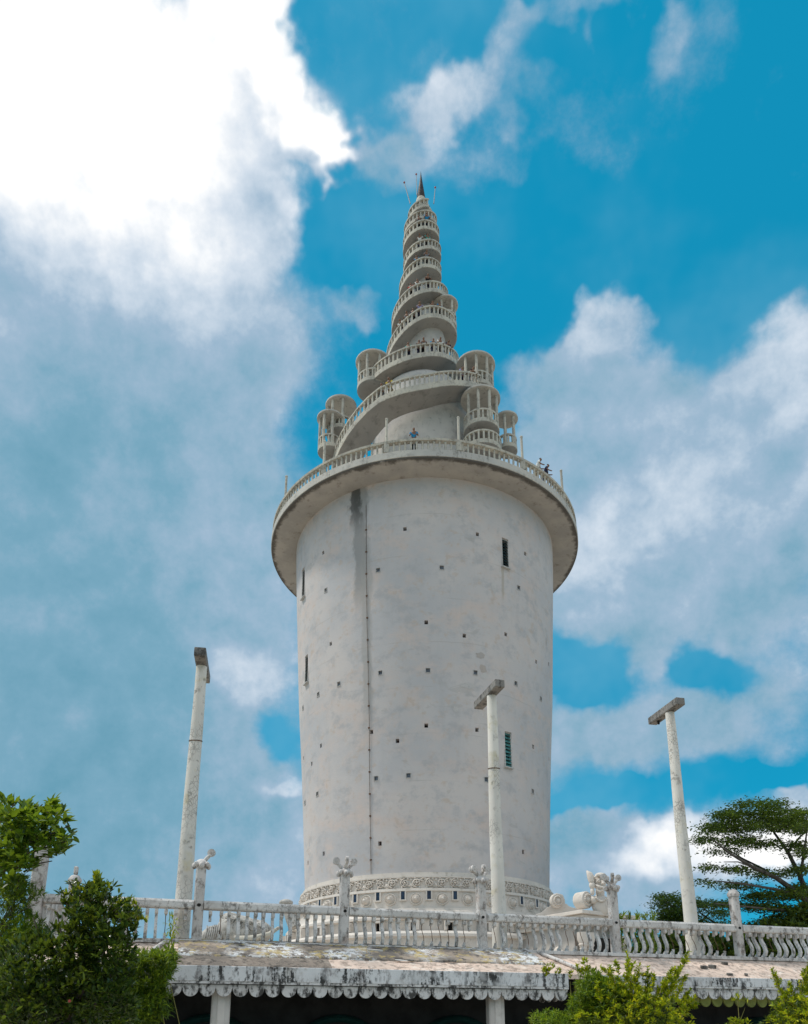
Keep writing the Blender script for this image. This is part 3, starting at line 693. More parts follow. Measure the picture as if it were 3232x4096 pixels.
lookout(R(46), 5.6, 40.4, 1.2, 3.05, 6); lookout(R(44), 5.75, 38.3, 1.32, 2.0, 5, roof=False); lookout(R(80), 6.35, 41.2, .66, 3.1, 4)
lookout(R(72), 1.95, 53.3, .8, 2.5, 4)
# ------------------------------------------------------------------ terrace balustrade
ZB, ZT = EYE+2.084, EYE+3.034
POSTS = [-7.13, -3.55, 0.0, 3.71, 7.66, 11.70, 15.75]
bal = thing('terrace_balustrade', 'weathered white balustrade with S-shaped balusters and tall flower-topped posts along the terrace', 'balustrade', bl(0, 0, ZB))
FB = basis(U, NOUT, Vector((0, 0, 1)))                     # x along, y out, z up
FBe = (0, 0, TH)                                           # same as a turn for meshes built with -y pointing out
b = MB(); a0, a1 = bl(POSTS[0], 0, 0), bl(POSTS[-1], 0, 0)
mid = (a0+a1)/2; ln = POSTS[-1]-POSTS[0]
b.box(mid+Vector((0, 0, ZB-.03)), (ln+.3, .34, .10), FB); b.build('kerb', M['rail'], bal, bevel=.015)
for s0, s1 in zip(POSTS[:-1], POSTS[1:]):
    c = bl((s0+s1)/2, 0, 0); L_ = s1-s0-.24
    r = MB(); jit = random.uniform(-.008, .008)
    r.prism([(-.12, -.105), (.12, -.105), (.135, -.07), (.135, .05), (.10, .105), (-.10, .105), (-.135, .05), (-.135, -.07)], L_, basis(NOUT, Vector((0, 0, 1)), U), c+Vector((0, 0, ZT-.105+jit)))
    r.build('rail', M['rail'], bal, bevel=.012)
cl_ = [(0.0, .76), (-.035, .66), (-.04, .56), (-.01, .46), (.05, .36), (.10, .26), (.11, .17), (.075, .08), (.01, .03), (-.04, .0)]
def sprof(pts, w0=.034):
    Lft = []; Rgt = []
    for i, (n, z) in enumerate(pts):
        p0 = pts[max(i-1, 0)]; p1 = pts[min(i+1, len(pts)-1)]; tx, tz = p1[0]-p0[0], p1[1]-p0[1]; q = math.hypot(tx, tz)
        Lft.append((n-tz/q*w0, z+tx/q*w0)); Rgt.append((n+tz/q*w0, z-tx/q*w0))
    return Lft+Rgt[::-1]
PM = basis(Vector((0, -1, 0)), Vector((0, 0, 1)), Vector((1, 0, 0)))       # profile plane: out is -y here
def scroll(mb, jx=0): mb.prism([(.0, .60), (.05, .585), (.095, .61), (.105, .665), (.085, .72), (.05, .76), (.0, .76)], .078, PM, (jx, 0, 0))
def foot(mb): mb.prism([(-.06, 0), (.05, 0), (.07, .06), (.02, .10), (-.05, .05)], .07, PM, (0, 0, 0))
variants = []
stub = MB(); foot(stub); stub.prism(sprof([(.075, .15), (.06, .08), (.01, .03)], .03), .05, PM, (0, 0, 0)); STUB = stub.mesh('baluster_foot', M['rail'])
for seed in range(3):
    random.seed(seed+40); mb = MB(); pts = [(n+random.uniform(-.006, .006), z) for n, z in cl_]
    mb.prism(sprof(pts, .040+.004*seed), .066+.006*seed, PM, (0, 0, 0)); scroll(mb); foot(mb); variants.append(mb.mesh('baluster', M['rail']))
def broken(kind, seed):
    random.seed(seed); mb = MB(); scroll(mb)
    if kind == 'top':                                       # upper half only
        mb.prism(sprof([(n, z) for n, z in cl_ if z > .40]), .062, PM, (0, 0, 0))
    elif kind == 'wire':                                    # bare bar with lumps of concrete at its ends
        mb.prism(sprof([(n, z) for n, z in cl_ if z > .50], .028), .05, PM, (0, 0, 0))
    return mb.mesh('broken_baluster', M['rail'])
def wire(seed):
    random.seed(seed); j = lambda: random.uniform(-.012, .012)
    mb = MB(); mb.tube([(j()*.5, -n+j(), z) for n, z in cl_], .009, 5); return mb.mesh('reinforcing_bar', M['rust'])
BRK = {(1, 1): 'top', (1, 2): 'wire', (2, 9): 'wire', (2, 10): 'wire', (2, 11): 'wire', (2, 12): 'wire', (2, 14): 'wire', (2, 15): 'top', (3, 1): 'wire', (3, 3): 'wire', (3, 5): 'wire', (3, 10): 'wire', (3, 11): 'wire', (3, 12): 'wire',
       (4, 7): 'wire', (4, 9): 'wire', (4, 10): 'wire', (4, 13): 'wire', (4, 14): 'wire', (4, 15): 'top', (5, 4): 'wire', (0, 13): 'wire', (0, 15): 'top', (0, 8): 'wire'}
for k, (s0, s1) in enumerate(zip(POSTS[:-1], POSTS[1:])):
    for i in range(1, 16):
        s = s0+.1+(s1-s0-.2)*i/16+random.uniform(-.012, .012); p = bl(s, 0, ZB+.02)
        kind = BRK.get((k, i)); rz = TH+random.uniform(-.05, .05)
        if kind:
            o = inst('broken_baluster', broken(kind, k*20+i), bal, p, (0, random.uniform(-.03, .03), rz))
            if kind == 'wire':
                w = bpy.data.objects.new('reinforcing_bar', wire(k*20+i)); COL.objects.link(w); w.parent = o
                w = bpy.data.objects.new('baluster_foot', STUB); COL.objects.link(w); w.parent = o
        else: inst('baluster', variants[(i*7+k) % 3], bal, p, (random.uniform(-.02, .02), random.uniform(-.025, .025), rz))
# posts with flower capitals
def capital(post, p, arms, dome):
    c = Vector(p)
    mb = MB()
    if dome:
        mb.lathe([(.165, -.03), (.17, .03), (.15, .10), (.10, .17), (.03, .20), (.002, .205)], 12, c)
        for i in range(8):
            a = i*math.pi/4; mb.ball(c+Vector((.14*math.cos(a), .14*math.sin(a), .04)), (.05, .05, .055), 6, 4)
        mb.build('capital', M['post'], post, smooth=50); return
    mb.lathe([(.13, -.02), (.175, .02), (.17, .07), (.11, .14), (.06, .17), (.002, .18)], 12, c)
    for i in range(4):
        a = TH+i*math.pi/2+math.pi/4
        mb.ball(c+Vector((.17*math.cos(a), .17*math.sin(a), .03)), (.075, .05, .07), 8, 5, rotz(a))
        a = TH+i*math.pi/2; mb.ball(c+Vector((.17*math.cos(a), .17*math.sin(a), .0)), (.06, .07, .085), 8, 5, rotz(a))
    cp = mb.build('capital', M['post'], post, smooth=50)
    for a in arms:
        a = TH+R(a); d = Vector((math.cos(a), math.sin(a), 0)); up = Vector((0, 0, 1)); side = d.cross(up)
        mb = MB(); mb.tube([c+d*.06+up*.12, c+d*.12+up*.20, c+d*.17+up*.25, c+d*.21+up*.28], [.055, .05, .046, .042], 8)
        m = basis(d, up, side); mb.prism([(.095*math.cos(t), .095*math.sin(t)) for t in np.linspace(0, 2*math.pi, 12, endpoint=False)], .07, m, c+d*.225+up*.33)
        mb.prism([(.03*math.cos(t), .03*math.sin(t)) for t in np.linspace(0, 2*math.pi, 8, endpoint=False)], .10, m, c+d*.225+up*.33)
        mb.build('curled_leaf', M['post'], cp, smooth=35)
ARMS = [None, [-20], [0, 180, 270], [180, 200, 270, 10], [0, 180, 90, 250], None, None]
for k, s in enumerate(POSTS):
    p = bl(s, 0.0, 0); H_ = 1.80 if k else 1.95; w = .235 if k else .30
    mb = MB(); z0 = ZB-.1; prof = [(-w/2, -w/2+.03), (-w/2+.03, -w/2), (w/2-.03, -w/2), (w/2, -w/2+.03), (w/2, w/2-.03), (w/2-.03, w/2), (-w/2+.03, w/2), (-w/2, w/2-.03)]
    mb.prism(prof, H_+.1, basis(U, NOUT, Vector((0, 0, 1))), (p.x, p.y, z0+(H_+.1)/2))
    po = mb.build('post', M['post'], bal, bevel=.01)
    capital(po, (p.x, p.y, ZB+H_), ARMS[k] or [], ARMS[k] is None)
    if 0 < k < 6:
        q = p+NOUT*(w/2-.005)
        MB().prism([(.045*math.cos(t)*random.uniform(.8, 1.25), .04*math.sin(t)*random.uniform(.8, 1.25)) for t in np.linspace(0, 2*math.pi, 9, endpoint=False)], .02, basis(U, Vector((0, 0, 1)), NOUT), (q.x, q.y, ZT-.11)).build('dowel_hole', M['dark'], po)
# the return of the balustrade going back from its corner post
c0 = bl(POSTS[0], 0, 0); dback = Vector((-.13, 1, 0)).normalized()
for i in (1,):
    q = c0+dback*2.85*i
    mb = MB(); mb.prism([(-.11, -.11), (.11, -.11), (.11, .11), (-.11, .11)], 1.75, basis(Vector((1, 0, 0)), Vector((0, 1, 0)), Vector((0, 0, 1))), (q.x, q.y, ZB+.875)); po = mb.build('post', M['post'], bal, bevel=.02)
    capital(po, (q.x, q.y, ZB+1.75), [], True); MB().box((q.x, q.y, ZB+2.06), (.1, .12, .22)).build('finial_stub', M['post'], po, bevel=.03)
    m_ = c0+dback*(2.85*(i-.5)); rb = MB(); rb.box((m_.x, m_.y, ZT-.1), (.24, 2.6, .2), rotz(-math.atan2(dback.x, dback.y))); rb.build('rail', M['rail'], bal, bevel=.02)
    for j in range(1, 10):
        w = c0+dback*(.28*j); inst('baluster', variants[j % 3], bal, (w.x, w.y, ZB+.02), (0, 0, -math.pi/2+.13))

# ------------------------------------------------------------------ the shelter under the terrace edge
sh = thing('terrace_shelter', 'low concrete shelter with sloping lichened roof, streaked white fascia and scalloped trim', 'building', bl(.5, 1.0, 0))
def roof_poly(name, pts, th, mat, parent=sh, bevel=.01):
    """pts of (s, out, z): a sloping slab"""
    t = [bl(s, o, z) for s, o, z in pts]; n = len(t)
    mb = MB().add(t+[p-Vector((0, 0, th)) for p in t], [tuple(range(n)), tuple(range(2*n-1, n-1, -1))]+[(i, (i+1) % n, n+(i+1) % n, n+i) for i in range(n)])
    return mb.build(name, mat, parent, bevel=bevel)
MAIN = lambda o: EYE+2.055-.485*o; PORCH = lambda o: EYE+2.10-.415*o
roof_poly('main_roof', [(5.2, -.05, MAIN(-.05)), (16.5, -.05, MAIN(-.05)), (16.5, 1.35, MAIN(1.35)), (5.0, 1.35, MAIN(1.35))], .12, M['roofp'])
roof_poly('main_roof', [(-7.4, -.05, MAIN(-.05)), (-4.0, -.05, MAIN(-.05)), (-3.9, 1.35, MAIN(1.35)), (-7.4, 1.35, MAIN(1.35))], .12, M['roofp'])
roof_poly('porch_roof', [(-4.15, -.05, PORCH(-.05)), (5.19, -.05, PORCH(-.05)), (5.19, 1.75, PORCH(1.75)), (-4.15, 1.75, PORCH(1.75))], .14, M['roofp'])
def rough_sheet(name, s0, s1, fo0, fo1, fz_, mat, seed, step=.12, amp=.018):
    """an uneven weathered layer lying on the slope"""
    rs = np.random.default_rng(seed); ns = int((s1-s0)/step); no = 9; v = []; f = []
    for i in range(ns+1):
        s = s0+(s1-s0)*i/ns; oa, ob = fo0(s)+rs.uniform(-.01, .01), fo1(s)+rs.uniform(-.03, .03)
        for j in range(no):
            o = oa+(ob-oa)*j/(no-1); h = rs.uniform(0, amp) if j < no-1 else 0
            v.append(bl(s, o, fz_(o)+h))
        v.append(bl(s, ob+.005, fz_(ob)-.06))
    m = no+1
    for i in range(ns):
        for j in range(m-1): f.append((i*m+j, i*m+j+1, (i+1)*m+j+1, (i+1)*m+j))
    return MB().add(v, f).build(name, mat, sh, smooth=60)
def lichen_mat():
    m, nt, b = new_mat('lichened screed', .95); n = NT(nt)
    col = n.mix(n.rng(n.noise(1.2, 6, .7), .4, .62), (.16, .14, .125), (.40, .325, .26))
    col = n.mix(n.rng(n.noise(3.5, 8, .75), .50, .60), col, (.10, .088, .08))
    wpatch = n.math('MULTIPLY', n.rng(n.noise(.55, 3, .5, n.scaled((1, 1, 1), (1.7, 2, 0))), .47, .58), n.rng(n.noise(5, 8, .78), .46, .54))
    col = n.mix(wpatch, col, (.74, .74, .74))
    yl = n.math('MULTIPLY', n.rng(n.noise(4, 6, .7, n.scaled((1, 1, 1), (8, 5, 2))), .52, .60), .75)
    col = n.mix(yl, col, (.50, .38, .15))
    nt.links.new(col, b.inputs['Base Color']); n.bump(n.noise(14, 8, .75), b, .9, .03); return m
M['lichen'] = lichen_mat()
rough_sheet('roof_screed', -3.95, 4.95, lambda s: .02, lambda s: 1.12, lambda o: PORCH(o)+.04, M['lichen'], 3)
rough_sheet('roof_skin', -4.13, -.6, lambda s: 1.05, lambda s: 1.72, lambda o: PORCH(o)+.010, M['roof'], 5, amp=.008)
# hip kerb where the porch roof steps down to the main roof
kb = MB()
for s0, s1 in ((5.2, 5.95), (-4.2, -4.75)):
    p0, p1 = bl(s0, .0, MAIN(0)+.04), bl(s1, 1.3, MAIN(1.3)+.05); kb = MB(); kb.tube([p0, (p0+p1)/2+Vector((0, 0, .01)), p1], [.05, .055, .05], 7); kb.build('hip_kerb', M['rail'], sh, smooth=60)
def eave(name_s0, s1, out, zt, h, pitch, mat, inner=False, ends=True):
    s0 = name_s0
    c = bl((s0+s1)/2, out-.06, zt-h/2); fa = MB().box(c, (s1-s0, .12, h), FB); fa = fa.build('fascia', mat, sh, bevel=.012)
    li = MB().box(bl((s0+s1)/2, out-.055, zt-h-.025), (s1-s0-.01, .09, .05), FB); li.build('fascia_lip', M['scallop'], fa)
    n = int(round((s1-s0)/pitch)); pt = (s1-s0)/n; r = pt*.47
    poly = [(-pt*.495, .12), (pt*.495, .12), (pt*.495, -.0)]+[(r*math.cos(t), -.02+(-r*1.02)*math.sin(t)) for t in np.linspace(0, math.pi, 11)]+[(-pt*.495, 0)]
    me = MB().prism(poly, .06, basis(Vector((1, 0, 0)), Vector((0, 0, 1)), Vector((0, 1, 0))), (0, 0, 0)).mesh('scallop', M['scallop'])
    for i in range(n): inst('scallop', me, sh, bl(s0+pt*(i+.5), out-.11, zt-h-.13), (random.uniform(-.01, .01), random.uniform(-.02, .02), TH))
    if inner:
        m2 = MB().prism([(a*1.0, q*1.25) for a, q in poly], .05, basis(Vector((1, 0, 0)), Vector((0, 0, 1)), Vector((0, 1, 0))), (0, 0, 0)).mesh('inner_scallop', M['lime'])
        for i in range(n): inst('inner_scallop', m2, sh, bl(s0+pt*(i+.62), out-.55, zt-h-.26), (0, 0, TH))
        MB().box(bl((s0+s1)/2, out-.6, zt-h-.02), (s1-s0, .06, .3), FB).build('inner_beam', M['lime'], sh)
    return pt, me
pt, sme = eave(-4.16, 5.22, 1.77, EYE+1.385, .325, .35, M['fascia'])
for s in (-4.10, 5.16):
    MB().box(bl(s, .95, EYE+1.385-.1625), (.12, 1.5, .325), FB).build('side_fascia', M['fascia'], sh, bevel=.012)
    for i in range(4): inst('scallop', sme, sh, bl(s, 1.45-.35*i, EYE+1.385-.325-.13), (0, 0, TH+math.pi/2))
eave(5.9, 16.4, 1.37, EYE+1.405, .235, .36, M['fascia'], inner=True)
eave(-7.4, -4.3, 1.37, EYE+1.405, .235, .36, M['fascia'])
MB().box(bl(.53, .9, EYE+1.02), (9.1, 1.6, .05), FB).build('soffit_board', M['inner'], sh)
for px, dx in ((881, 0), (1981, 0)):
    q = at_Z(px, 4050, EYE+.2); 
    # column foot on plan: 1.35 m in front of the balustrade
    s = (q-bl(0, 0, 0)).dot(U); d = sky_dir(px, 4050); P2 = bl(0, 0, 0); tpar = (P2+NOUT*1.3).dot(NOUT)/d.dot(NOUT); pp = d*tpar
    co_ = MB(); w = .40
    co_.prism([(-w/2, -.1), (-w/2+.03, -.13), (-.1, -w/2+.03), (-.07, -w/2), (.07, -w/2), (.1, -w/2+.03), (w/2-.03, -.13), (w/2, -.1), (w/2, .1), (w/2-.03, .13), (.1, w/2-.03), (.07, w/2), (-.07, w/2), (-.1, w/2-.03), (-w/2+.03, .13), (-w/2, .1)], 2.6, basis(U, NOUT, Vector((0, 0, 1))), (pp.x, pp.y, 1.3))
    co_.build('column', M['column'], sh, bevel=.01)
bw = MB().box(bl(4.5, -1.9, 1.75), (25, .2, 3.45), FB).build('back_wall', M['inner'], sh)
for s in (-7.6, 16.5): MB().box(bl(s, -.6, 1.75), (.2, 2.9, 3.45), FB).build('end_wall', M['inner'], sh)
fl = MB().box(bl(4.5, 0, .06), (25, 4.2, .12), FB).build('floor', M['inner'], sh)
for i in range(6):                          # painted arches on the wall behind
    s = -3.0+3.3*i; mb = MB(); pts = [bl(s+.95*math.cos(t), -1.78, 1.35+.62*math.sin(t)) for t in np.linspace(0, math.pi, 14)]
    mb.tube([bl(s+1.3, -1.78, 1.2), bl(s+1.1, -1.78, 1.28)]+pts+[bl(s-1.1, -1.78, 1.28), bl(s-1.3, -1.78, 1.2)], .11, 6); mb.build('arch_moulding', M['teal'], sh, smooth=60)

# rubble lying on the slopes
def on_slope(px, py, fz_):
    d = sky_dir(px, py); P2 = bl(0, 0, 0); z0 = fz_(0); k = z0-fz_(1)
    t = (z0-EYE+k*P2.dot(NOUT))/(d.z+k*d.dot(NOUT)); p = d*t; return Vector((p.x, p.y, p.z+EYE))
RUB = [(2845, 3836, MAIN, .42, .08, .07, -.4, 'long broken baluster length lying just below the balustrade kerb'), (2817, 3875, MAIN, .26, .09, .08, .1, 'dark concrete chunk lying against its twin on pinkish roof'), (2849, 3873, MAIN, .28, .10, .09, -.15, 'larger twin concrete chunk on pinkish roof slope'), (2901, 3859, MAIN, .22, .10, .08, -.3, 'single squat concrete chunk upslope on pinkish roof'), (2921, 3902, MAIN, .24, .08, .05, .0, 'flat dark flake at the eave edge of pinkish roof'), (2985, 3903, MAIN, .14, .08, .06, .2, 'small dark lump at the eave edge of pinkish roof'),
       (1503, 3812, PORCH, .40, .06, .05, -.15, 'pale splinter of baluster on the lichened porch roof'), (1457, 3822, PORCH, .12, .1, .07, .3, 'small white pebble of plaster beside a pale splinter'), (1475, 3820, PORCH, .10, .09, .06, .9, 'smallest white crumb of plaster on the porch roof'), (1417, 3837, PORCH, .16, .13, .10, .5, 'rounded white lump of plaster on the porch roof'), (1803, 3853, PORCH, .34, .07, .05, .05, 'dark broken stick lying at the screed edge'), (1640, 3850, PORCH, .20, .06, .04, .0, 'short dark fragment beside white scrap on porch roof'), (1606, 3850, PORCH, .42, .10, .015, .03, 'thin white scrap lying at the screed edge')]
for px, py, fz_, l, w, h, ang, lab in RUB:
    random.seed(px); p = on_slope(px, py, fz_)+Vector((0, 0, .045 if fz_ is PORCH else .02)); mb = MB(); n = 7
    mb.prism([(l/2*math.cos(t)*random.uniform(.75, 1.1), w/2*math.sin(t)*random.uniform(.7, 1.2)) for t in np.linspace(0, 2*math.pi, n, endpoint=False)], h, basis(Vector((math.cos(TH+ang), math.sin(TH+ang), -.05)), Vector((-math.sin(TH+ang), math.cos(TH+ang), .35)).normalized(), Vector((0, -.33, .94))), p+Vector((0, 0, h*.3)))
    tag(mb.build('rubble_piece', M['beam'] if 'dark' in lab or 'concrete' in lab or 'baluster length' in lab else M['column'], bevel=.008), lab, 'rubble', 'broken pieces on the shelter roof')

# ------------------------------------------------------------------ T-topped lamp poles on the terrace
def pole(name_lab, X, Y, base_px, top_px, near, far, ring=None, hang=False):
    zt = at_Y(*top_px, Y).z
    root = thing('concrete_pole', name_lab, 'pole', (X, Y, DECK), 'T-topped concrete poles on the terrace')
    mb = MB(); n = 24; random.seed(int(X*10)); hs = np.linspace(0, 1, 14)
    pts = [(X+.008*math.sin(9*h), Y, DECK+(zt-DECK)*h) for h in hs]; mb.tube(pts, [.212-.072*h+random.uniform(-.002, .002) for h in hs], n)
    mb.build('shaft', M['pole'], root, smooth=50)
    a = at_Z(*near, zt+.14); c = at_Z(*far, zt+.14); d = (a-c); d.z = 0; d.normalize(); sd = Vector((-d.y, d.x, 0))
    L_ = min((a-c).length, 1.75)
    off = ((a+c)/2-Vector((X, Y, 0))).dot(d)
    cen = Vector((X, Y, zt+.13))+d*max(-.2, min(.2, off))
    bm2 = MB().box(cen, (L_, .30, .24), basis(d, sd, Vector((0, 0, 1)))).build('cross_beam', M['beam'], root, bevel=.025)
    if hang:
        q = cen-d*L_*.28; MB().tube([q-Vector((0, 0, .1)), q-Vector((0, 0, .24))], [.05, .035], 8).build('lamp_socket', M['dark'], bm2)
    if ring:
        z = at_Y(X*0+ring[0], ring[1], Y).z; f = (z-DECK)/(zt-DECK); r = .212-.072*f+.006
        mb = MB(); mb.tube([(X+r*math.cos(t), Y+r*math.sin(t), z+.03*math.sin(t)) for t in np.linspace(0, 2*math.pi, 22)], .014, 5, cap=False); mb.build('wire_band', M['rust'], root, smooth=60)
    print('pole', X, Y, zt, 'L', (a-c).length, 'dir', d, 'off', off)
pole('concrete pole standing clear of the tower beside leafy shrubs, beam end-on', -5.43, 19.25, (719, 3700), (795, 2668), (801, 2615), (822, 2741), ring=(760, 2965))
pole('concrete pole with T-beam standing in front of the tower, wire tied round it', 2.60, 21.6, (1996, 3760), (1969, 2785), (2002, 2722), (1893, 2838), ring=(1980, 3075))
pole('concrete pole with T-beam standing beside the spreading flat-topped trees', 8.45, 23.25, (2768, 3800), (2680, 2852), (2725, 2800), (2595, 2895), hang=True)

# ------------------------------------------------------------------ entrance porch of the tower with scrolls and guardian
uT = Vector((-.56, .83, 0)); vT = Vector((.83, .56, 0)); PC = Vector((8.62, 38.0, 0)); ZR = EYE+5.72
gate = thing('entrance_porch', 'carved entrance porch with scroll parapet beside the tower base', 'porch', (PC.x+1, PC.y+1, DECK))
def pp_(a, c, z): q = PC+uT*a+vT*c; return Vector((q.x, q.y, z))
GB = basis(uT, vT, Vector((0, 0, 1)))
MB().box(pp_(3.4, 2.0, ZR-.09), (7.0, 4.2, .18), GB).build('roof_slab', M['carve'], gate, bevel=.02)
MB().box(pp_(3.4, 2.0, ZR-.29), (6.6, 3.8, .2), GB).build('cornice', M['carve'], gate, bevel=.02)
MB().box(pp_(3.6, 2.0, ZR-.5), (6.3, 3.5, .26), GB).build('frieze', M['carve'], gate, bevel=.03)
MB().box(pp_(3.9, 2.0, (DECK+ZR-.6)/2), (5.6, 3.0, ZR-.6-DECK), GB).build('wall', M['cream'], gate)
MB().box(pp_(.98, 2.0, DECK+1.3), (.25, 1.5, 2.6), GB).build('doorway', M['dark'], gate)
for c in (.55, 1.0, 3.0, 3.45):
    mb = MB(); q = pp_(.6, c, 0); mb.lathe([(.24, 0), (.24, .25), (.17, .3), (.15, 1.0), (.15, 1.9), (.2, 1.95), (.16, 2.0), (.24, 2.15), (.2, 2.2), (.28, 2.4), (.28, 2.75)], 14, (q.x, q.y, DECK)); mb.build('pilaster', M['carve'], gate, smooth=35)
for k in range(3):
    mb = MB(); q = pp_(2.2+1.6*k, .42, DECK+1.5); mb.ball(q, (.45, .12, .7), 12, 8, rotz(math.atan2(uT.y, uT.x))); mb.build('wall_carving', M['carve'], gate, smooth=60)
# parapet with medallions: a wavy wall seen flat on, a big roll at the corner
def roll(px, py, Y, r, wdt, ang, label=None):
    p = at_Y(px, py, Y); m = rotz(ang); mb = MB(); n = 30
    prof = [(.001, -wdt/2-.12), (r*.16, -wdt/2-.11), (r*.26, -wdt/2-.05), (r*.34, -wdt/2-.06), (r*.42, -wdt/2-.01), (r*.55, -wdt/2-.05), (r*.68, -wdt/2-.02), (r*.74, -wdt/2+.02), (r*.84, -wdt/2), (r*.94, -wdt/2+.01), (r, -wdt/2+.06), (r, wdt/2-.05), (r*.9, wdt/2), (.001, wdt/2)]
    vs = []
    for rr, y in prof:
        for k in range(n): t = 2*math.pi*k/n; vs.append(p+m @ Vector((rr*math.cos(t), y, rr*math.sin(t))))
    mb.add(vs, [(i*n+k, i*n+(k+1) % n, (i+1)*n+(k+1) % n, (i+1)*n+k) for i in range(len(prof)-1) for k in range(n)])
    o = mb.build('scroll_roll', M['carve'], gate, smooth=35)
    pet = MB()
    for k in range(16):
        t = 2*math.pi*k/16; pet.ball(p+m @ Vector((r*.6*math.cos(t), -wdt/2-.05, r*.6*math.sin(t))), (.05*r/.4, .05, .05*r/.4), 6, 4)
    tag(pet.build('petals', M['carve'], o, smooth=60), kind='stuff')
roll(2331, 3602, 38.9, .43, .62, R(38)); roll(2226, 3604, 40.4, .37, .26, R(18))
def slabpoly(pxs, Y, th, mat, name, parent):
    pts = [at_Y(x, y, Y) for x, y in pxs]; n = len(pts)
    return MB().add(pts+[p+Vector((.1, th, 0)) for p in pts], [tuple(range(n))[::-1], tuple(range(n, 2*n))]+[(i, (i+1) % n, n+(i+1) % n, n+i) for i in range(n)]).build(name, mat, parent, bevel=.02)
slabpoly([(2140, 3672), (2143, 3658), (2165, 3650), (2190, 3628), (2202, 3626), (2200, 3600), (2207, 3580), (2226, 3572), (2250, 3578), (2257, 3598), (2258, 3614), (2266, 3615), (2275, 3624), (2290, 3630), (2310, 3632), (2320, 3650), (2320, 3672)], 40.6, .3, M['carve'], 'scroll_parapet', gate)
# guardian head: crest, brow, eye, nose, toothed jaw, ear plume, collar and chest
gd = thing('guardian_statue', 'pale stone guardian head with bared teeth and pointed ear plume on entrance porch', 'statue', at_Y(2400, 3655, 38.6))
GY = 38.6
def gpt(zx, zy, dy=0.0): return at_Y(2200+zx*.2108, 3440+zy*.2108, GY+dy)
KS = .2108*GY/FPX*1.02                       # metres per pixel of the close-up
def gball(mb, zx, zy, rx, rz, ry, dy=0.0, ang=0.0): mb.ball(gpt(zx, zy, dy), (rx*KS, ry*KS, rz*KS), 14, 9, Matrix.Rotation(R(ang), 3, 'Y'))
mb = MB(); gball(mb, 945, 420, 120, 185, 130, .2); gball(mb, 950, 610, 85, 120, 90, .2); gball(mb, 950, 300, 100, 60, 110, .1); mb.build('head', M['carve'], gd, smooth=60)
mb = MB(); mb.tube([gpt(790, 420), gpt(780, 340), gpt(745, 260), gpt(695, 200)], [52*KS, 70*KS, 55*KS, 10*KS], 10); mb.build('ear_plume', M['carve'], gd, smooth=60)
mb = MB(); gball(mb, 800, 480, 60, 75, 60); gball(mb, 805, 600, 40, 75, 50); mb.build('ear_drop', M['carve'], gd, smooth=60)
mb = MB(); mb.tube([gpt(850, 330, -.12), gpt(910, 280, -.2), gpt(975, 300, -.22), gpt(1030, 260, -.15)], [22*KS, 30*KS, 28*KS, 16*KS], 8); mb.build('brow', M['carve'], gd, smooth=60)
mb = MB(); gball(mb, 930, 395, 42, 30, 30, -.16); mb.tube([gpt(880, 410, -.2), gpt(930, 365, -.24), gpt(970, 390, -.2)], 10*KS, 6); mb.build('eye', M['carve'], gd, smooth=60)
mb = MB(); mb.tube([gpt(985, 340, -.2), gpt(1000, 400, -.28), gpt(1010, 450, -.3)], [18*KS, 26*KS, 34*KS], 8); mb.build('nose', M['carve'], gd, smooth=60)
mb = MB(); mb.tube([gpt(870, 470, -.12), gpt(920, 500, -.24), gpt(990, 520, -.28), gpt(1040, 505, -.2)], [14*KS, 22*KS, 22*KS, 16*KS], 8); mb.build('upper_lip', M['carve'], gd, smooth=60)
for k in range(5):
    x = 895+k*32; MB().tube([gpt(x, 520, -.22), gpt(x, 560, -.22)], [11*KS, 4*KS], 5).build('tooth', M['carve'], gd)
mb = MB(); mb.tube([gpt(880, 560, -.1), gpt(940, 600, -.2), gpt(1010, 575, -.22)], [16*KS, 24*KS, 20*KS], 8); mb.build('lower_jaw', M['carve'], gd, smooth=60)
mb = MB(); gball(mb, 960, 860, 170, 220, 120, .25); gball(mb, 830, 760, 80, 80, 80, .1); mb.build('chest', M['carve'], gd, smooth=60)
mb = MB()
for k in range(9):
    t = k/8; mb.ball(gpt(880+t*190, 720+60*math.sin(t*3.1), -.12), 24*KS, 8, 6)
mb.build('collar_beads', M['carve'], gd, smooth=60)

# ------------------------------------------------------------------ elephant head carved on the other side of the base
el = thing('elephant_sculpture', 'carved stone elephant head with long pale tusk at the foot of the tower', 'sculpture', at_Y(990, 3757, 39.5))
def ept(zx, zy, dy=0.0): return at_Y(600+zx*.644, 3350+zy*.644, 39.5+dy)
KE = .644*39.5/FPX
mb = MB(); mb.ball(ept(560, 590), (150*KE, 1.0, 105*KE), 20, 12, Matrix.Rotation(R(12), 3, 'Y')); mb.ball(ept(650, 590, .2), (110*KE, .9, 80*KE), 16, 10); mb.ball(ept(500, 520, .2), (70*KE, .6, 55*KE), 16, 10); mb.build('head', M['statue'], el, smooth=60)
mb = MB(); mb.tube([ept(470, 590), ept(420, 600, -.2), ept(380, 600, -.3), ept(345, 620, -.3), ept(335, 680, -.2), ept(345, 760, 0)], [62*KE, 56*KE, 50*KE, 46*KE, 44*KE, 42*KE], 14); tr = mb.build('trunk', M['statue'], el, smooth=60)
for k in range(9):
    q = ept(355+k*11, 548+6*math.sin(k), -.55); q2 = ept(345+k*13, 600, -.75); q3 = ept(335+k*12, 655, -.7)
    MB().tube([q, (q+q2)/2+Vector((.05, -.02, 0)), q2, q3], .035, 6).build('trunk_fold', M['statue'], tr, smooth=60)
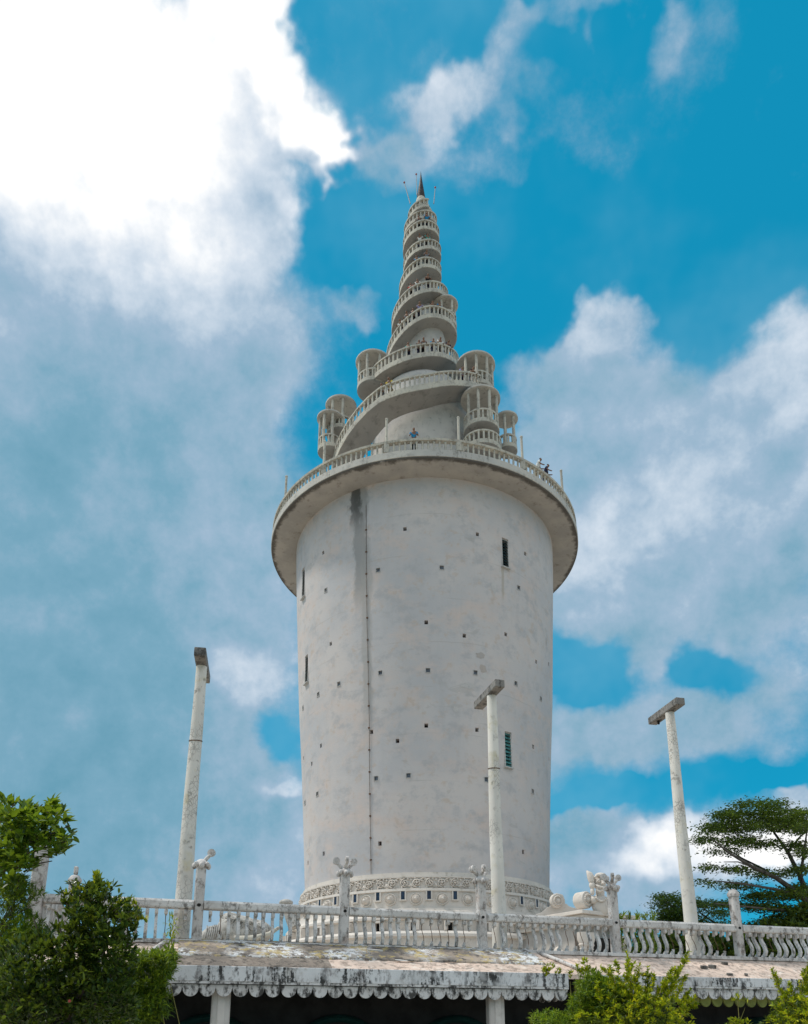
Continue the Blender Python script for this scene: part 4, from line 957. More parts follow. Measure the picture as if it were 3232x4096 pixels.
mb = MB(); mb.tube([ept(800, 560, -.5), ept(740, 600, -.9), ept(650, 625, -1.1), ept(570, 632, -1.1), ept(525, 622, -1.0)], [10*KE, 15*KE, 19*KE, 22*KE, 14*KE], 10); mb.build('tusk', M['creamy'], el, smooth=60)
for k in range(4):
    mb = MB(); mb.tube([ept(470+k*18, 500-12*k if k < 2 else 490+k*8, -.75), ept(540+k*30, 505+k*6, -.98), ept(640+k*30, 545+k*10, -.85)], .05, 6); mb.build('head_band', M['statue'], el, smooth=60)
for x, y in ((500, 520), (545, 530), (590, 545), (640, 560), (530, 570), (600, 590)):
    mb = MB(); p = ept(x, y, -.93); spiral_pts = [(p.x+.17*(1-i/16*.8)*math.cos(i*.75), p.y, p.z+.17*(1-i/16*.8)*math.sin(i*.75)) for i in range(17)]; mb.tube(spiral_pts, .03, 6); mb.build('scroll_ornament', M['statue'], el, smooth=60)
mb = MB(); mb.ball(ept(845, 405, .6), (45*KE, .4, 22*KE), 12, 8); mb.tube([ept(845, 420, .6), ept(870, 480, .5), ept(900, 560, .4)], [30*KE, 36*KE, 40*KE], 10); mb.build('ear', M['statue'], el, smooth=60)
# ------------------------------------------------------------------ plants
def dpt(x, y, Y): return at_Y(x*D2S, y*D2S, Y)            # a point of the 1708-wide picture at a distance
def leaf_mesh(name, base, axis, nrm, ln, wd, mat, fold=.25, curl=.15):
    """many leaves as one mesh: arrays of base point, axis, normal, length, width; each is 6 triangles with a folded midrib"""
    n = len(base); axis = axis/np.linalg.norm(axis, axis=1)[:, None]
    side = np.cross(axis, nrm); side /= np.maximum(np.linalg.norm(side, axis=1), 1e-6)[:, None]; up = np.cross(side, axis)
    ln = ln[:, None]; wd = wd[:, None]
    c1 = base+axis*ln*.33+up*wd*(-fold)*.5; c2 = base+axis*ln*.68+up*(wd*(-fold)*.4-ln*curl*.3)
    l1 = base+axis*ln*.33+side*wd*.46+up*wd*fold*.3; r1 = base+axis*ln*.33-side*wd*.46+up*wd*fold*.3
    l2 = base+axis*ln*.68+side*wd*.42+up*(wd*fold*.3-ln*curl*.3); r2 = base+axis*ln*.68-side*wd*.42+up*(wd*fold*.3-ln*curl*.3)
    tip = base+axis*ln-up*ln*curl
    V = np.stack([base, l1, c1, r1, l2, c2, r2, tip], 1).reshape(-1, 3)
    tri = np.array([(0, 2, 1), (0, 3, 2), (1, 2, 5), (1, 5, 4), (2, 3, 6), (2, 6, 5), (4, 5, 7), (5, 6, 7)])
    F = (tri[None]+(np.arange(n)*8)[:, None, None]).reshape(-1, 3)
    me = bpy.data.meshes.new(name); me.vertices.add(len(V)); me.vertices.foreach_set('co', V.astype(np.float32).ravel())
    me.loops.add(len(F)*3); me.loops.foreach_set('vertex_index', F.astype(np.int32).ravel())
    me.polygons.add(len(F)); me.polygons.foreach_set('loop_start', np.arange(0, len(F)*3, 3, dtype=np.int32)); me.polygons.foreach_set('loop_total', np.full(len(F), 3, dtype=np.int32))
    me.polygons.foreach_set('use_smooth', np.ones(len(F), dtype=bool))
    me.update(calc_edges=True); me.validate(); me.materials.append(mat); return me
def put(name, me, parent, kind=None):
    """mesh in world coordinates as a child of parent"""
    o = bpy.data.objects.new(name, me); COL.objects.link(o); o.parent = parent; o.location = -W[parent]; W[o] = Vector((0, 0, 0))
    if kind: o['kind'] = kind
    return o
def rnd_dirs(n, rs): v = rs.normal(size=(n, 3)); return v/np.linalg.norm(v, axis=1)[:, None]
def in_ellipses(ells, Y0, Y1, n, rs, shell=0.0):
    """points in the union of picture ellipses (x, y, rx, ry, weight), spread in depth like rounded masses"""
    w = np.array([e[4] if len(e) > 4 else e[2]*e[3] for e in ells], float); w /= w.sum(); out = []; ctr = []
    for k in rs.choice(len(ells), n, p=w):
        x, y, rx, ry = ells[k][:4]
        while True:
            q = rs.uniform(-1, 1, 3)
            d = (q**2).sum()
            if d <= 1 and d >= shell**2: break
        Yc = (Y0+Y1)/2; out.append(dpt(x+q[0]*rx, y+q[1]*ry, Yc+q[2]*(Y1-Y0)/2)); ctr.append(dpt(x, y+ry*.3, Yc))
    return np.array(out), np.array(ctr)
LEAF = dict(
    tree=leaf_mat('broad tree leaf', (.05, .12, .012), (.13, .24, .02), (.24, .34, .025), .42, .42),
    bush=leaf_mat('glossy bush leaf', (.015, .042, .011), (.045, .10, .022), (.11, .17, .022), .26, .25),
    bam=leaf_mat('narrow hedge leaf', (.045, .11, .011), (.14, .25, .016), (.28, .37, .02), .5, .38),
    gold=leaf_mat('golden shrub leaf', (.20, .29, .008), (.48, .54, .010), (.66, .60, .012), .5, .42),
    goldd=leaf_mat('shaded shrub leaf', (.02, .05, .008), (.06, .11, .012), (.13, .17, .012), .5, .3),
    rain=leaf_mat('flat crown leaf', (.035, .07, .02), (.10, .165, .035), (.19, .26, .04), .6, .38),
)
def cluster_leaves(P, C, per, ln, wd, rs, out=.5, up=.35, jit=.6):
    """rosettes of leaves round the points P, leaning out from C"""
    n = len(P)*per; base = np.repeat(P, per, 0)+rs.normal(size=(n, 3))*ln*.12
    o = np.repeat(P-C, per, 0); o /= np.maximum(np.linalg.norm(o, axis=1), 1e-6)[:, None]
    ax = rnd_dirs(n, rs)*jit+o*out+np.array([0, 0, up]); nr = rnd_dirs(n, rs)*.5+np.array([0, 0, 1.0])
    return base, ax, nr, ln*rs.uniform(.5, 1.35, n), wd*rs.uniform(.6, 1.25, n)
def plant_leaves(root, part, P, C, per, ln, wd, mat, rs, singles=0, **kw):
    b_, a_, n_, l_, w_ = cluster_leaves(P, C, per, ln, wd, rs, **{k: v for k, v in kw.items() if k in ('out', 'up', 'jit')})
    fc = {k: v for k, v in kw.items() if k in ('fold', 'curl')}
    idx = np.argsort(b_[:, 1])                            # nearest first
    if singles:
        sel = idx[:singles*3:3]; rest = np.setdiff1d(idx, sel)
        unit = leaf_mesh('leaf', np.zeros((1, 3)), np.array([[0, 1., 0]]), np.array([[0, 0, 1.]]), np.array([1.]), np.array([w_.mean()/l_.mean()]), mat, **fc)
        for i in sel:
            ax = Vector(a_[i]).normalized(); nr = Vector(n_[i]); sd = ax.cross(nr).normalized(); up = sd.cross(ax)
            o = inst('leaf', unit, root, b_[i], basis(sd, ax, up).to_euler(), (l_[i],)*3)
        b_, a_, n_, l_, w_ = b_[rest], a_[rest], n_[rest], l_[rest], w_[rest]
    return put(part, leaf_mesh(part, b_, a_, n_, l_, w_, mat, **fc), root, 'stuff')
def limbs(root, paths, mat, name='branch'):
    for pts, r0, r1 in paths:
        n = len(pts); MB().tube(pts, [r0+(r1-r0)*i/(n-1) for i in range(n)], 7).build(name, mat, root, smooth=60)
rs = np.random.default_rng(11)

# broad-leaved tree reaching in at the left
t = thing('broadleaf_tree', 'bright green broad-leaved tree reaching over the stout corner post', 'tree', (-9.9, 14.6, 0))
limbs(t, [([(-9.9, 14.6, 0), (-9.7, 14.6, 2.0), (-9.5, 14.7, 3.4), (-9.2, 14.8, 5.2)], .16, .06)], M['bark'], 'trunk')
tips = [(150, 1775), (130, 1755), (120, 1705), (90, 1700), (60, 1705), (30, 1700), (148, 1745), (125, 1800), (100, 1790), (70, 1790), (20, 1760), (60, 1830), (30, 1850), (110, 1820)]
limbs(t, [([(-9.4, 14.7, 3.2+i*.09), (dpt(x*.4-40, y*.5+930, 14.8)), dpt(x, y, 14.4+.12*(i % 5))], .035, .010) for i, (x, y) in enumerate(tips)], M['bark'])
ells = [(30, 1735, 52, 42), (75, 1728, 38, 28), (112, 1728, 30, 30), (135, 1765, 18, 14, 500), (20, 1790, 48, 42), (70, 1775, 45, 22), (112, 1782, 36, 14), (125, 1805, 16, 12, 300), (40, 1825, 45, 30), (15, 1870, 40, 30)]
P, C = in_ellipses(ells, 13.6, 15.8, 210, rs, .25)
plant_leaves(t, 'crown', P, C, 10, .21, .095, LEAF['tree'], rs, singles=250, out=.55, up=.45, jit=.75)
# feathery shrub under it
t = thing('feathery_shrub', 'fine feathery yellow-green shrub standing below the broad-leaved tree', 'shrub', (-8.3, 14.3, 0))
limbs(t, [([(-8.3, 14.3, 0), (-8.25, 14.3, 1.5), dpt(20, 1950, 14.4), dpt(40, 1860, 14.4)], .05, .012)]+[([dpt(0, 1960, 14.4), dpt(40, 1930-k*20, 14.3), dpt(85-k*6, 1905-k*16, 14.2)], .014, .004) for k in range(4)], M['bark'])
P, C = in_ellipses([(25, 1872, 48, 20), (60, 1892, 34, 12), (20, 1905, 50, 24), (40, 1965, 60, 40), (20, 2010, 50, 60), (80, 1985, 30, 20)], 13.8, 15.2, 620, rs)
plant_leaves(t, 'foliage', P, C, 12, .13, .022, LEAF['bam'], rs, out=.5, up=.35, jit=.8, curl=.25)
# glossy bush
t = thing('glossy_bush', 'dense dark glossy-leaved bush with yellowish young tips before the balustrade', 'bush', (-6.2, 12.2, 0))
limbs(t, [([(-6.2+.2*k, 12.2, 0), (-6.1+.25*k, 12.2, 1.0), dpt(90+k*45, 2000, 12.3), dpt(70+k*50, 1915+abs(2-k)*12, 12.2)], .04, .008) for k in range(5)], M['bark'])
be = [(195, 1965, 75, 68), (130, 2020, 80, 62), (205, 1885, 20, 26, 700), (250, 1945, 36, 38), (170, 1925, 28, 26), (215, 2015, 70, 60), (60, 2060, 100, 80), (170, 2090, 110, 80), (60, 2140, 110, 70), (220, 2130, 80, 60), (270, 1985, 20, 22, 300)]
P, C = in_ellipses(be, 11.2, 13.2, 1700, rs, .15)
plant_leaves(t, 'foliage', P, C, 8, .125, .050, LEAF['bush'], rs, singles=280, out=.7, up=.35, jit=.6, fold=.2)
P = np.array([dpt(x+rs.normal()*7, y+rs.normal()*7, 12.0) for x, y in ((205, 1858), (196, 1875), (215, 1872), (280, 1925), (286, 1945), (262, 1915), (160, 1885), (150, 1898), (300, 1938), (250, 1925)) for _ in range(4)])
plant_leaves(t, 'young_tips', P, P-np.array([0, 0, .2]), 7, .10, .04, LEAF['gold'], rs, out=.6, up=.6, jit=.6)
for k in range(26):
    a = rs.uniform(math.pi*.02, math.pi*.72); x0, y0 = 185+70*math.cos(a), 1965-62*math.sin(a); x1, y1 = 185+rs.uniform(84, 118)*math.cos(a), 1965-rs.uniform(74, 108)*math.sin(a); Yk = 12+rs.uniform(-.5, .5)
    limbs(t, [([dpt(x0, y0, Yk), dpt((x0+x1)/2, (y0+y1)/2-2, Yk), dpt(x1, y1, Yk)], .008, .003)], M['bark'], 'twig')
    if k % 3 == 0: tw = []
    tw += [dpt(x0+(x1-x0)*f, y0+(y1-y0)*f, Yk) for f in np.linspace(.2, 1, 6)]
    if k % 3 == 2:
        P = np.array(tw); plant_leaves(t, 'twig_leaves', P, P-np.array([0, 0, .15]), 4, .11, .042, LEAF['bush'], rs, out=.3, up=.4, jit=.8)
fl = MB(); fl.ball(dpt(147, 2116, 11.15), .022, 8, 6); fl.build('red_flower', M['red'], t, smooth=60)
# narrow-leaved hedge between bush and shelter
t = thing('narrow_leaf_hedge', 'fine-leaved green hedge against the end of the shelter', 'hedge', (-4.9, 14.8, 0))
limbs(t, [([(-5.4+.3*k, 14.8, 0), (-5.3+.3*k, 14.7, 1.0), dpt(220+k*28, 2080, 14.6)], .018, .006) for k in range(6)], M['stem'], 'cane')
P, C = in_ellipses([(330, 2038, 44, 28, 2000), (350, 2030, 24, 16, 500), (270, 2035, 50, 30), (300, 2075, 62, 36), (240, 2080, 50, 50), (290, 2120, 75, 50), (360, 2020, 12, 14, 250), (250, 2150, 90, 40)], 13.9, 15.4, 1500, rs, .3)
plant_leaves(t, 'foliage', P, C, 11, .12, .024, LEAF['bam'], rs, out=.5, up=.25, jit=.8, curl=.3)
# thin bamboo sprig beside the first flower-topped post
t = thing('bamboo_sprig', 'single thin bamboo sprig rising before the balustrade above the hedge', 'bamboo', dpt(365, 2030, 14.9))
limbs(t, [([dpt(372, 2045, 14.9), dpt(363, 1995, 14.9), dpt(360, 1960, 14.9), dpt(358, 1932, 14.9)], .012, .003)], M['stem'], 'cane')
P = np.array([dpt(364-(2000-y)*.06+rs.normal()*4, y, 14.9+rs.normal()*.05) for y in np.linspace(1936, 2020, 26)])
plant_leaves(t, 'foliage', P, P-np.array([0, 0, .1]), 5, .13, .022, LEAF['gold'], rs, out=.2, up=.25, jit=.9, curl=.3)

# golden shrubs before the shelter's right half
def golden(label, loc, spikes, mass, Y, seed, nm):
    rs = np.random.default_rng(seed); t = thing('golden_shrub', label, 'shrub', loc, 'golden shrubs before the shelter')
    bs = []; ax = []; nr = []; ln = []; wd = []
    for x0, y0, x1, y1 in spikes:
        Yk = Y+rs.uniform(-.3, .3); p0, p1 = np.array(dpt(x0, y0, Yk)), np.array(dpt(x1, y1, Yk)); L_ = np.linalg.norm(p1-p0); d = (p1-p0)/L_
        limbs(t, [([p0, (p0+p1)/2+rs.normal(size=3)*.02, p1], .012, .003)], M['stem'], 'stem')
        subs = [(p0, p1, 1.0)]
        for k in range(int(L_/.045)):
            f = rs.uniform(.05, .85); a = p0+(p1-p0)*f; sd = rnd_dirs(1, rs)[0]; sd[2] = abs(sd[2])*.6; q = a+(d*.55+sd*.7)*L_*rs.uniform(.18, .42)*(1.1-f); subs.append((a, q, .8))
        for a, q, sz in subs:
            l2 = np.linalg.norm(q-a); dd = (q-a)/max(l2, 1e-6); m = max(4, int(l2/.021))
            for i in range(m):
                for s in range(3):
                    c = a+(q-a)*(i+rs.uniform(0, 1))/m; o = rnd_dirs(1, rs)[0]; o -= dd*o.dot(dd); bs.append(c); ax.append(o*.9+dd*.6); nr.append(dd+rs.normal(size=3)*.2); ln.append(rs.uniform(.05, .085)*sz); wd.append(rs.uniform(.022, .034)*sz)
    put('spikes', leaf_mesh('spikes', np.array(bs), np.array(ax), np.array(nr), np.array(ln), np.array(wd), LEAF['gold'], fold=.3), t, 'stuff')
    P, C = in_ellipses(mass, Y-.8, Y+.9, nm, rs, .3); h = int(nm*.45)
    plant_leaves(t, 'foliage', P[:h], C[:h], 11, .075, .028, LEAF['gold'], rs, out=.6, up=.45, jit=.7)
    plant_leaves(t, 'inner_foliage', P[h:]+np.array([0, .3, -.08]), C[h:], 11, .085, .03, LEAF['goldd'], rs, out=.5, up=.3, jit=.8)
    return t
def gx(x, Y): return (dpt(x, 2100, Y).x, Y, 0)
golden('tall golden shrub with upright spikes rising before the stepped roof edge', gx(1340, 14), [(1335, 2120, 1325, 2012), (1300, 2110, 1290, 2040), (1365, 2130, 1370, 2045), (1400, 2110, 1415, 2070), (1420, 2090, 1455, 2012), (1430, 2110, 1450, 2060), (1435, 2130, 1460, 2092), (1300, 2080, 1285, 2050), (1340, 2080, 1352, 2040), (1440, 2150, 1475, 2120), (1310, 2060, 1300, 2032), (1385, 2140, 1392, 2085), (1270, 2120, 1262, 2075), (1355, 2110, 1338, 2062), (1405, 2120, 1440, 2040), (1395, 2100, 1425, 2045), (1320, 2080, 1340, 2035), (1345, 2060, 1375, 2062), (1300, 2070, 1270, 2045), (1425, 2150, 1470, 2105), (1380, 2090, 1382, 2060), (1325, 2100, 1305, 2062)],
       [(1330, 2135, 70, 45), (1400, 2140, 55, 45), (1300, 2155, 90, 36), (1420, 2160, 45, 30), (1350, 2105, 36, 26)], 14.0, 21, 800)
golden('small golden shrub at the frame edge before the lime inner scallops', gx(1690, 13.4), [(1660, 2120, 1632, 2048), (1680, 2120, 1668, 2075), (1690, 2110, 1712, 2035), (1700, 2150, 1650, 2095), (1690, 2160, 1635, 2125), (1705, 2100, 1700, 2050), (1720, 2120, 1722, 2060), (1660, 2165, 1628, 2150)],
       [(1690, 2130, 50, 40), (1680, 2165, 60, 30), (1730, 2110, 40, 50)], 13.4, 22, 420)
t = thing('green_thicket', 'dense fine-leaved green thicket at the porch roof corner, yellow tips on top', 'shrub', gx(1195, 14.6))
limbs(t, [([gx(1210+k*18, 14.6), tuple(dpt(1210+k*16, 2140, 14.6)), dpt(1205+k*22, 2075, 14.6)], .016, .004) for k in range(5)], M['stem'], 'stem')
P, C = in_ellipses([(1256, 2098, 44, 36), (1238, 2132, 40, 36), (1275, 2125, 50, 50), (1165, 2156, 45, 18), (1295, 2105, 36, 36), (1230, 2162, 80, 22), (1248, 2060, 18, 16, 250)], 14.0, 15.6, 1100, rs, .3)
plant_leaves(t, 'foliage', P, C, 11, .10, .024, LEAF['bam'], rs, out=.5, up=.3, jit=.8, curl=.25)
P = np.array([dpt(x+rs.normal()*3, y+abs(rs.normal())*8, 14.3) for x, y in ((1165, 2042), (1158, 2050), (1180, 2048), (1238, 2030), (1243, 2042), (1232, 2050), (1205, 2056), (1150, 2046), (1222, 2040)) for _ in range(7)])
plant_leaves(t, 'young_tips', P, P-np.array([0, 0, .1]), 7, .07, .022, LEAF['gold'], rs, out=.4, up=.5, jit=.7)
t = thing('dry_stalk', 'thin dry stalk with small leaf tuft before the dark shelter opening', 'plant', gx(1560, 14))
limbs(t, [([gx(1562, 14), tuple(dpt(1562, 2150, 14)), tuple(dpt(1558, 2100, 14))], .008, .004), ([tuple(dpt(1562, 2165, 14)), tuple(dpt(1575, 2130, 14))], .006, .003)], M['stem'], 'stalk')
P = np.array([dpt(1562+rs.normal()*6, 2112+rs.normal()*4, 14) for _ in range(8)]); plant_leaves(t, 'leaf_tuft', P, P-np.array([0, 0, .1]), 5, .09, .02, LEAF['gold'], rs, out=.4, up=.3, jit=.8)
P = np.array([dpt(1562+rs.normal()*22, 2166+rs.normal()*6, 14) for _ in range(26)]); plant_leaves(t, 'low_leaves', P, P-np.array([0, 0, .1]), 7, .08, .025, LEAF['gold'], rs, out=.4, up=.4, jit=.8)

# flat-topped trees behind the terrace
def raintree(label, base, trunk, branches, pads, Y, depth, n, size, seed, group='flat-topped trees behind the terrace'):
    rs = np.random.default_rng(seed); t = thing('flat_topped_tree', label, 'tree', base, group)
    limbs(t, [(trunk, .45, .2)], M['barkg'], 'trunk')
    for pts, r0, r1 in branches:
        limbs(t, [([dpt(x, y, Y+dy) for x, y, dy in pts], r0, r1)], M['barkg'])
    P, C = in_ellipses(pads, Y-depth, Y+depth, n, rs)
    # foliage hangs in small flat sprays
    per = 30; m = len(P)*per; b_ = np.repeat(P, per, 0)+rs.normal(size=(m, 3))*np.array([.5, .5, .15])*size
    ax = rnd_dirs(m, rs)*np.array([1, 1, .35]); nr = np.tile([0, 0, 1.0], (m, 1))+rs.normal(size=(m, 3))*.3
    put('crown', leaf_mesh('crown', b_, ax, nr, size*.30*rs.uniform(.6, 1.3, m), size*.15*rs.uniform(.6, 1.3, m), LEAF['rain'], fold=.1), t, 'stuff')
    return t
Yt = 46.0
b0 = dpt(1740, 2050, Yt)
raintree('large flat-topped spreading tree whose dark layered crown stands beside the T-topped pole', (b0.x, Yt, 0), [(b0.x, Yt, 0), (b0.x, Yt, 5), tuple(dpt(1735, 1985, Yt)), tuple(dpt(1722, 1925, Yt))],
  [([(1722, 1925, 0), (1690, 1890, -1), (1640, 1855, -2), (1590, 1832, -3), (1545, 1805, -3), (1500, 1770, -3)], .20, .04), ([(1715, 1910, 0), (1690, 1850, 0), (1665, 1800, 0), (1640, 1765, 1), (1610, 1720, 1)], .17, .04), ([(1700, 1895, 0), (1640, 1880, -2), (1570, 1868, -3), (1510, 1862, -3)], .11, .03),
   ([(1650, 1860, -1), (1610, 1835, 0), (1570, 1815, 2), (1530, 1790, 2)], .09, .03), ([(1720, 1930, 0), (1660, 1925, -2), (1590, 1918, -3), (1510, 1910, -3)], .10, .03), ([(1690, 1860, 0), (1700, 1800, -1), (1705, 1760, -1)], .11, .04), ([(1665, 1800, 0), (1690, 1770, 2), (1720, 1745, 2)], .08, .03), ([(1590, 1832, -3), (1560, 1822, -3), (1530, 1822, -3)], .05, .02)],
  [(1600, 1700, 62, 9), (1545, 1722, 45, 11), (1650, 1722, 70, 16), (1520, 1752, 52, 13), (1600, 1745, 85, 15), (1690, 1745, 50, 18), (1490, 1775, 28, 8), (1560, 1778, 55, 10), (1640, 1785, 55, 9, 350), (1700, 1800, 40, 12, 350), (1530, 1800, 40, 7, 200), (1500, 1832, 22, 6, 130), (1560, 1838, 42, 7, 260), (1625, 1848, 45, 8, 300), (1690, 1838, 35, 10, 300), (1500, 1865, 26, 5, 130), (1560, 1872, 45, 7, 260), (1630, 1893, 60, 10), (1690, 1885, 45, 16), (1535, 1912, 40, 5, 200), (1620, 1918, 55, 10), (1680, 1940, 50, 25), (1640, 1955, 40, 20), (1710, 1965, 50, 30)], Yt, 3.2, 1350, .62, 31)
Y2 = 52.0
b1 = dpt(1462, 2040, Y2)
raintree('smaller flat-topped tree with paler tufts seen through the balusters behind the pole', (b1.x, Y2, 0), [(b1.x, Y2, 0), (b1.x, Y2, 6), tuple(dpt(1470, 1960, Y2))],
  [([(1470, 1960, 0), (1440, 1930, -1), (1410, 1908, -1), (1385, 1900, -1)], .12, .03), ([(1470, 1960, 0), (1500, 1930, 0), (1470, 1905, 0)], .1, .03), ([(1545, 1975, 0), (1510, 1950, 0), (1480, 1930, 0)], .12, .04)],
  [(1410, 1897, 36, 8), (1440, 1910, 50, 10), (1390, 1912, 22, 5, 100), (1430, 1930, 50, 16), (1500, 1912, 38, 9), (1520, 1930, 24, 8), (1420, 1955, 50, 18), (1470, 1945, 40, 14, 300), (1540, 1955, 30, 12, 160), (1440, 1990, 70, 20)], Y2, 2.6, 520, .62, 33)
# leafy thicket beyond the terrace, seen through the balusters at the right
t = thing('far_thicket', 'dark leafy thicket beyond the terrace seen between the S-shaped balusters', 'thicket', (dpt(1560, 2040, 44).x, 44, 0))
limbs(t, [([(dpt(1400+k*60, 2040, 44).x, 44, 0), tuple(dpt(1400+k*60, 2050, 44)), tuple(dpt(1395+k*62, 1985, 44))], .12, .04) for k in range(6)], M['barkg'], 'stem')
P, C = in_ellipses([(1400, 2000, 60, 26), (1480, 1995, 60, 24), (1560, 2000, 60, 24), (1640, 1985, 70, 40), (1700, 1960, 50, 50), (1600, 2010, 120, 24), (1430, 2025, 120, 24), (1590, 1965, 40, 10, 200), (1690, 2020, 70, 30)], 42, 46, 1000, rs)
plant_leaves(t, 'foliage', P, C, 18, .34, .14, LEAF['rain'], rs, out=.4, up=.3, jit=.9)
t = thing('clipped_sprigs', 'row of small leafy sprig tips showing above the rail beside the guardian', 'shrub', (dpt(1330, 2010, 30).x, 30, DECK))
for k, x in enumerate((1312, 1330, 1347, 1364, 1382, 1303)):
    limbs(t, [([dpt(x, 2015, 30), dpt(x+2, 1970, 30), dpt(x, 1938 - (k % 2)*4, 30)], .02, .006)], M['stem'], 'stem')
    P = np.array([dpt(x+rs.normal()*2.5, y, 30+rs.normal()*.1) for y in np.linspace(1936, 2012, 30)]); plant_leaves(t, 'sprig_leaves', P, P-np.array([0, 0, .12]), 7, .22, .05, LEAF['rain'] if k % 2 else LEAF['bam'], rs, out=.3, up=.35, jit=.8)
# ------------------------------------------------------------------ visitors on the tower
def skin_mesh(name, joints, edges, mat, sub=1):
    me = bpy.data.meshes.new(name); me.from_pydata([j[:3] for j in joints], edges, [])
    o = bpy.data.objects.new(name, me); COL.objects.link(o)
    s = o.modifiers.new('skin', 'SKIN'); s.use_smooth_shade = True
    for v, j in zip(me.skin_vertices[0].data, joints):
        r = j[3]; v.radius = r if isinstance(r, tuple) else (r, r)
    me.skin_vertices[0].data[0].use_root = True
    o.modifiers.new('sub', 'SUBSURF').levels = sub
    dg = bpy.context.evaluated_depsgraph_get(); dg.update()
    out = bpy.data.meshes.new_from_object(o.evaluated_get(dg)); bpy.data.objects.remove(o); out.name = name
    out.materials.clear(); out.materials.append(mat); return out
def figure(lean):
    """standing visitor facing -y with both forearms on a rail; lean tips the trunk forward"""
    l = lean; sh_y = -.16*l; hd_y = -.22*l
    body = [(0, 0, .92, .12), (0, sh_y*.5, 1.15, (.14, .10)), (0, sh_y, 1.38, (.15, .10)), (0, sh_y-.01, 1.47, .055), (0, hd_y-.02, 1.56, .085), (0, hd_y-.02, 1.66, .09),
            (-.09, 0, .86, .085), (-.10, -.02, .48, .06), (-.10, .01, .08, .045), (-.10, -.12, .03, .035), (.09, 0, .86, .085), (.11, -.01, .48, .06), (.11, .02, .08, .045), (.11, -.11, .03, .035),
            (-.19, sh_y, 1.38, .05), (-.25, sh_y-.05, 1.12, .042), (-.20, sh_y-.26, 1.02, .036), (-.17, sh_y-.34, 1.01, .03), (.19, sh_y, 1.38, .05), (.26, sh_y-.03, 1.12, .042), (.21, sh_y-.25, 1.02, .036), (.18, sh_y-.33, 1.01, .03)]
    be = [(0, 1), (1, 2), (2, 3), (3, 4), (4, 5), (0, 6), (6, 7), (7, 8), (8, 9), (0, 10), (10, 11), (11, 12), (12, 13), (2, 14), (14, 15), (15, 16), (16, 17), (2, 18), (18, 19), (19, 20), (20, 21)]
    shirt = [(0, 0, .90, (.155, .125)), (0, sh_y*.5, 1.15, (.165, .125)), (0, sh_y, 1.38, (.165, .115)), (-.19, sh_y, 1.38, .068), (-.235, sh_y-.03, 1.2, .062), (.19, sh_y, 1.38, .068), (.245, sh_y-.02, 1.2, .062)]
    trs = [(0, 0, .93, (.15, .12)), (-.09, 0, .84, .1), (-.10, -.02, .48, .078), (-.10, .01, .10, .062), (.09, 0, .84, .1), (.11, -.01, .48, .078), (.11, .02, .10, .062)]
    hair = [(0, hd_y+.02, 1.63, .085), (0, hd_y+.0, 1.70, .088)]
    return (skin_mesh('body', body, be, M['skin']), skin_mesh('shirt', shirt, [(0, 1), (1, 2), (2, 3), (3, 4), (2, 5), (5, 6)], M['skin']),
            skin_mesh('trousers', trs, [(0, 1), (1, 2), (2, 3), (0, 4), (4, 5), (5, 6)], M['skin']), skin_mesh('hair', hair, [(0, 1)], M['hair']))
FIG = [figure(.6), figure(1.5)]
CL = dict(blue=(.02, .22, .42), white=(.7, .7, .68), navy=(.02, .025, .06), black=(.015, .015, .017), yellow=(.6, .45, .05), red=(.5, .03, .03), teal=(.05, .35, .3), khaki=(.3, .24, .15), grey=(.2, .2, .22), lilac=(.3, .3, .5))
CLM = {k: cloth(k, v) for k, v in CL.items()}; CACHE = {}
def dressed(mesh, key, mat):
    if (mesh.name, key) not in CACHE:
        m = mesh.copy(); m.materials.clear(); m.materials.append(mat); CACHE[(mesh.name, key)] = m
    return CACHE[(mesh.name, key)]
def person(label, az, r, z, shirt, trs, pose=0, turn=0.0, sc_=1.0):
    p = (AX+r*math.sin(az), AY-r*math.cos(az), EYE+z)
    root = thing('person', label, 'person', p, 'visitors on the tower'); root.rotation_euler = (0, 0, az+turn); root.scale = (sc_,)*3
    b_, s_, t_, h_ = FIG[pose]
    for nm, me in (('body', b_), ('shirt', dressed(s_, shirt, CLM[shirt])), ('trousers', dressed(t_, trs, CLM[trs])), ('hair', h_)):
        o = bpy.data.objects.new(nm, me); COL.objects.link(o); o.parent = root
DKZ = 33.6
person('person in bright blue shirt and dark trousers alone at the ring balcony rail', R(-4.7), 10.35, DKZ, 'blue', 'black', 0)
person('person in white shirt looking over the ring balcony rail beside one in navy', R(42), 10.4, DKZ, 'white', 'khaki', 1, .6)
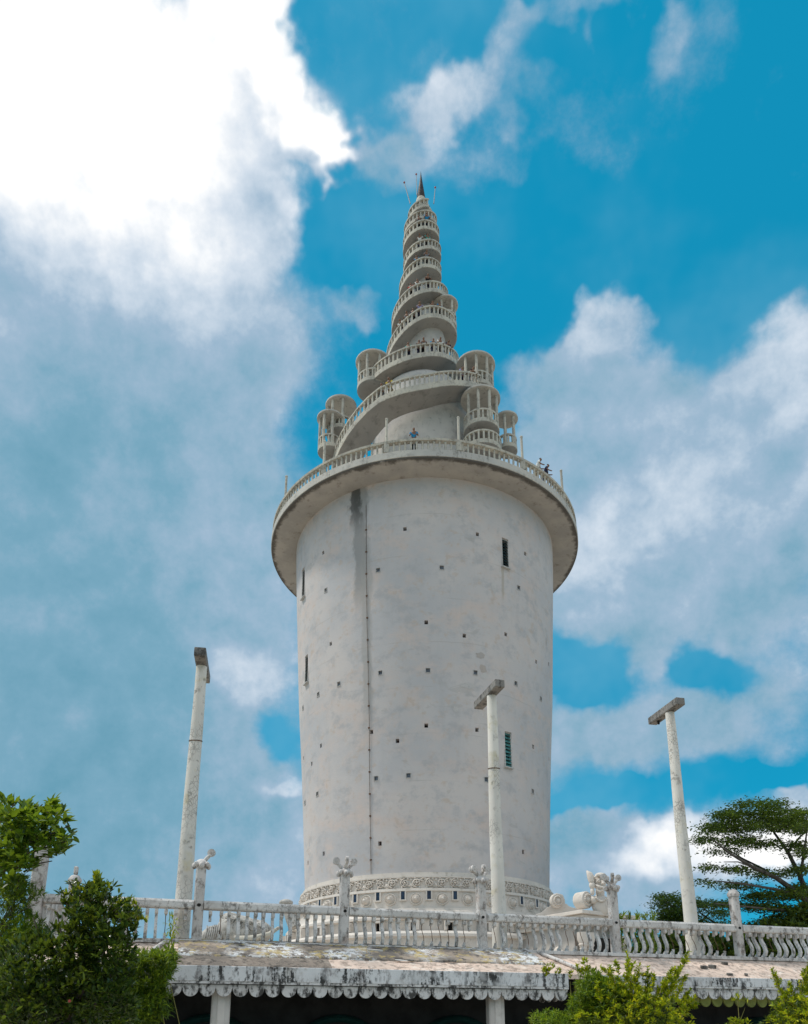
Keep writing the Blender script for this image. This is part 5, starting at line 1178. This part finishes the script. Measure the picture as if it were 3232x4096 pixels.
person('person in navy shirt leaning over the ring balcony rail', R(46.5), 10.4, DKZ, 'navy', 'navy', 1, .5)
def on_stair(label, t, shirt, trs, pose=0, turn=0.0, back=.35, s=1.0): person(label, 2*math.pi*t, fr(t)-back-.1, fz(t)+.3, shirt, trs, pose, turn, s)
on_stair('person in pale shirt on the widest stair turn beside one in yellow', -.085, 'white', 'grey', 0)
on_stair('person in yellow top looking down from the widest stair turn', -.068, 'yellow', 'khaki', 1)
on_stair('person in lilac shirt on the widest stair turn near the lookout', .085, 'lilac', 'navy', 0)
for k, (t, a, c, w) in enumerate(((.985, 'black', 'navy', 'black top on the second stair turn, hand on rail'), (1.0, 'grey', 'black', 'grey top on the second stair turn'), (1.035, 'blue', 'navy', 'blue shirt on the second stair turn'), (1.10, 'navy', 'black', 'navy top on the second stair turn near its end'),
                                 (1.95, 'navy', 'black', 'navy top on the third stair turn'), (1.985, 'lilac', 'navy', 'lilac top on the third stair turn'), (2.05, 'black', 'grey', 'black shirt on the third stair turn by the small lookout'), (1.88, 'white', 'navy', 'white shirt on the third stair turn'),
                                 (2.93, 'red', 'black', 'red top on the fourth stair turn'), (3.03, 'black', 'navy', 'black top on the fourth stair turn'), (3.95, 'blue', 'black', 'blue shirt crouched by the rail of the narrow upper stair'), (4.98, 'white', 'navy', 'white top high on the narrow stair'), (5.06, 'teal', 'black', 'teal top high on the narrow stair'), (1.92, 'grey', 'navy', 'grey shirt on the third stair turn'), (2.09, 'blue', 'black', 'blue shirt on the third stair turn by the small lookout'), (1.06, 'white', 'black', 'white shirt on the second stair turn'), (.95, 'teal', 'navy', 'teal top on the second stair turn'), (.11, 'black', 'grey', 'black top on the widest stair turn near the lookout'), (2.97, 'white', 'navy', 'white top on the fourth stair turn'), (4.04, 'grey', 'black', 'grey top by the rail of the narrow upper stair'), (5.97, 'navy', 'black', 'navy top near the spire'), (6.05, 'blue', 'navy', 'blue top near the spire'))):
    on_stair('person in '+w, t, a, c, k % 2, back=.28, s=.96)
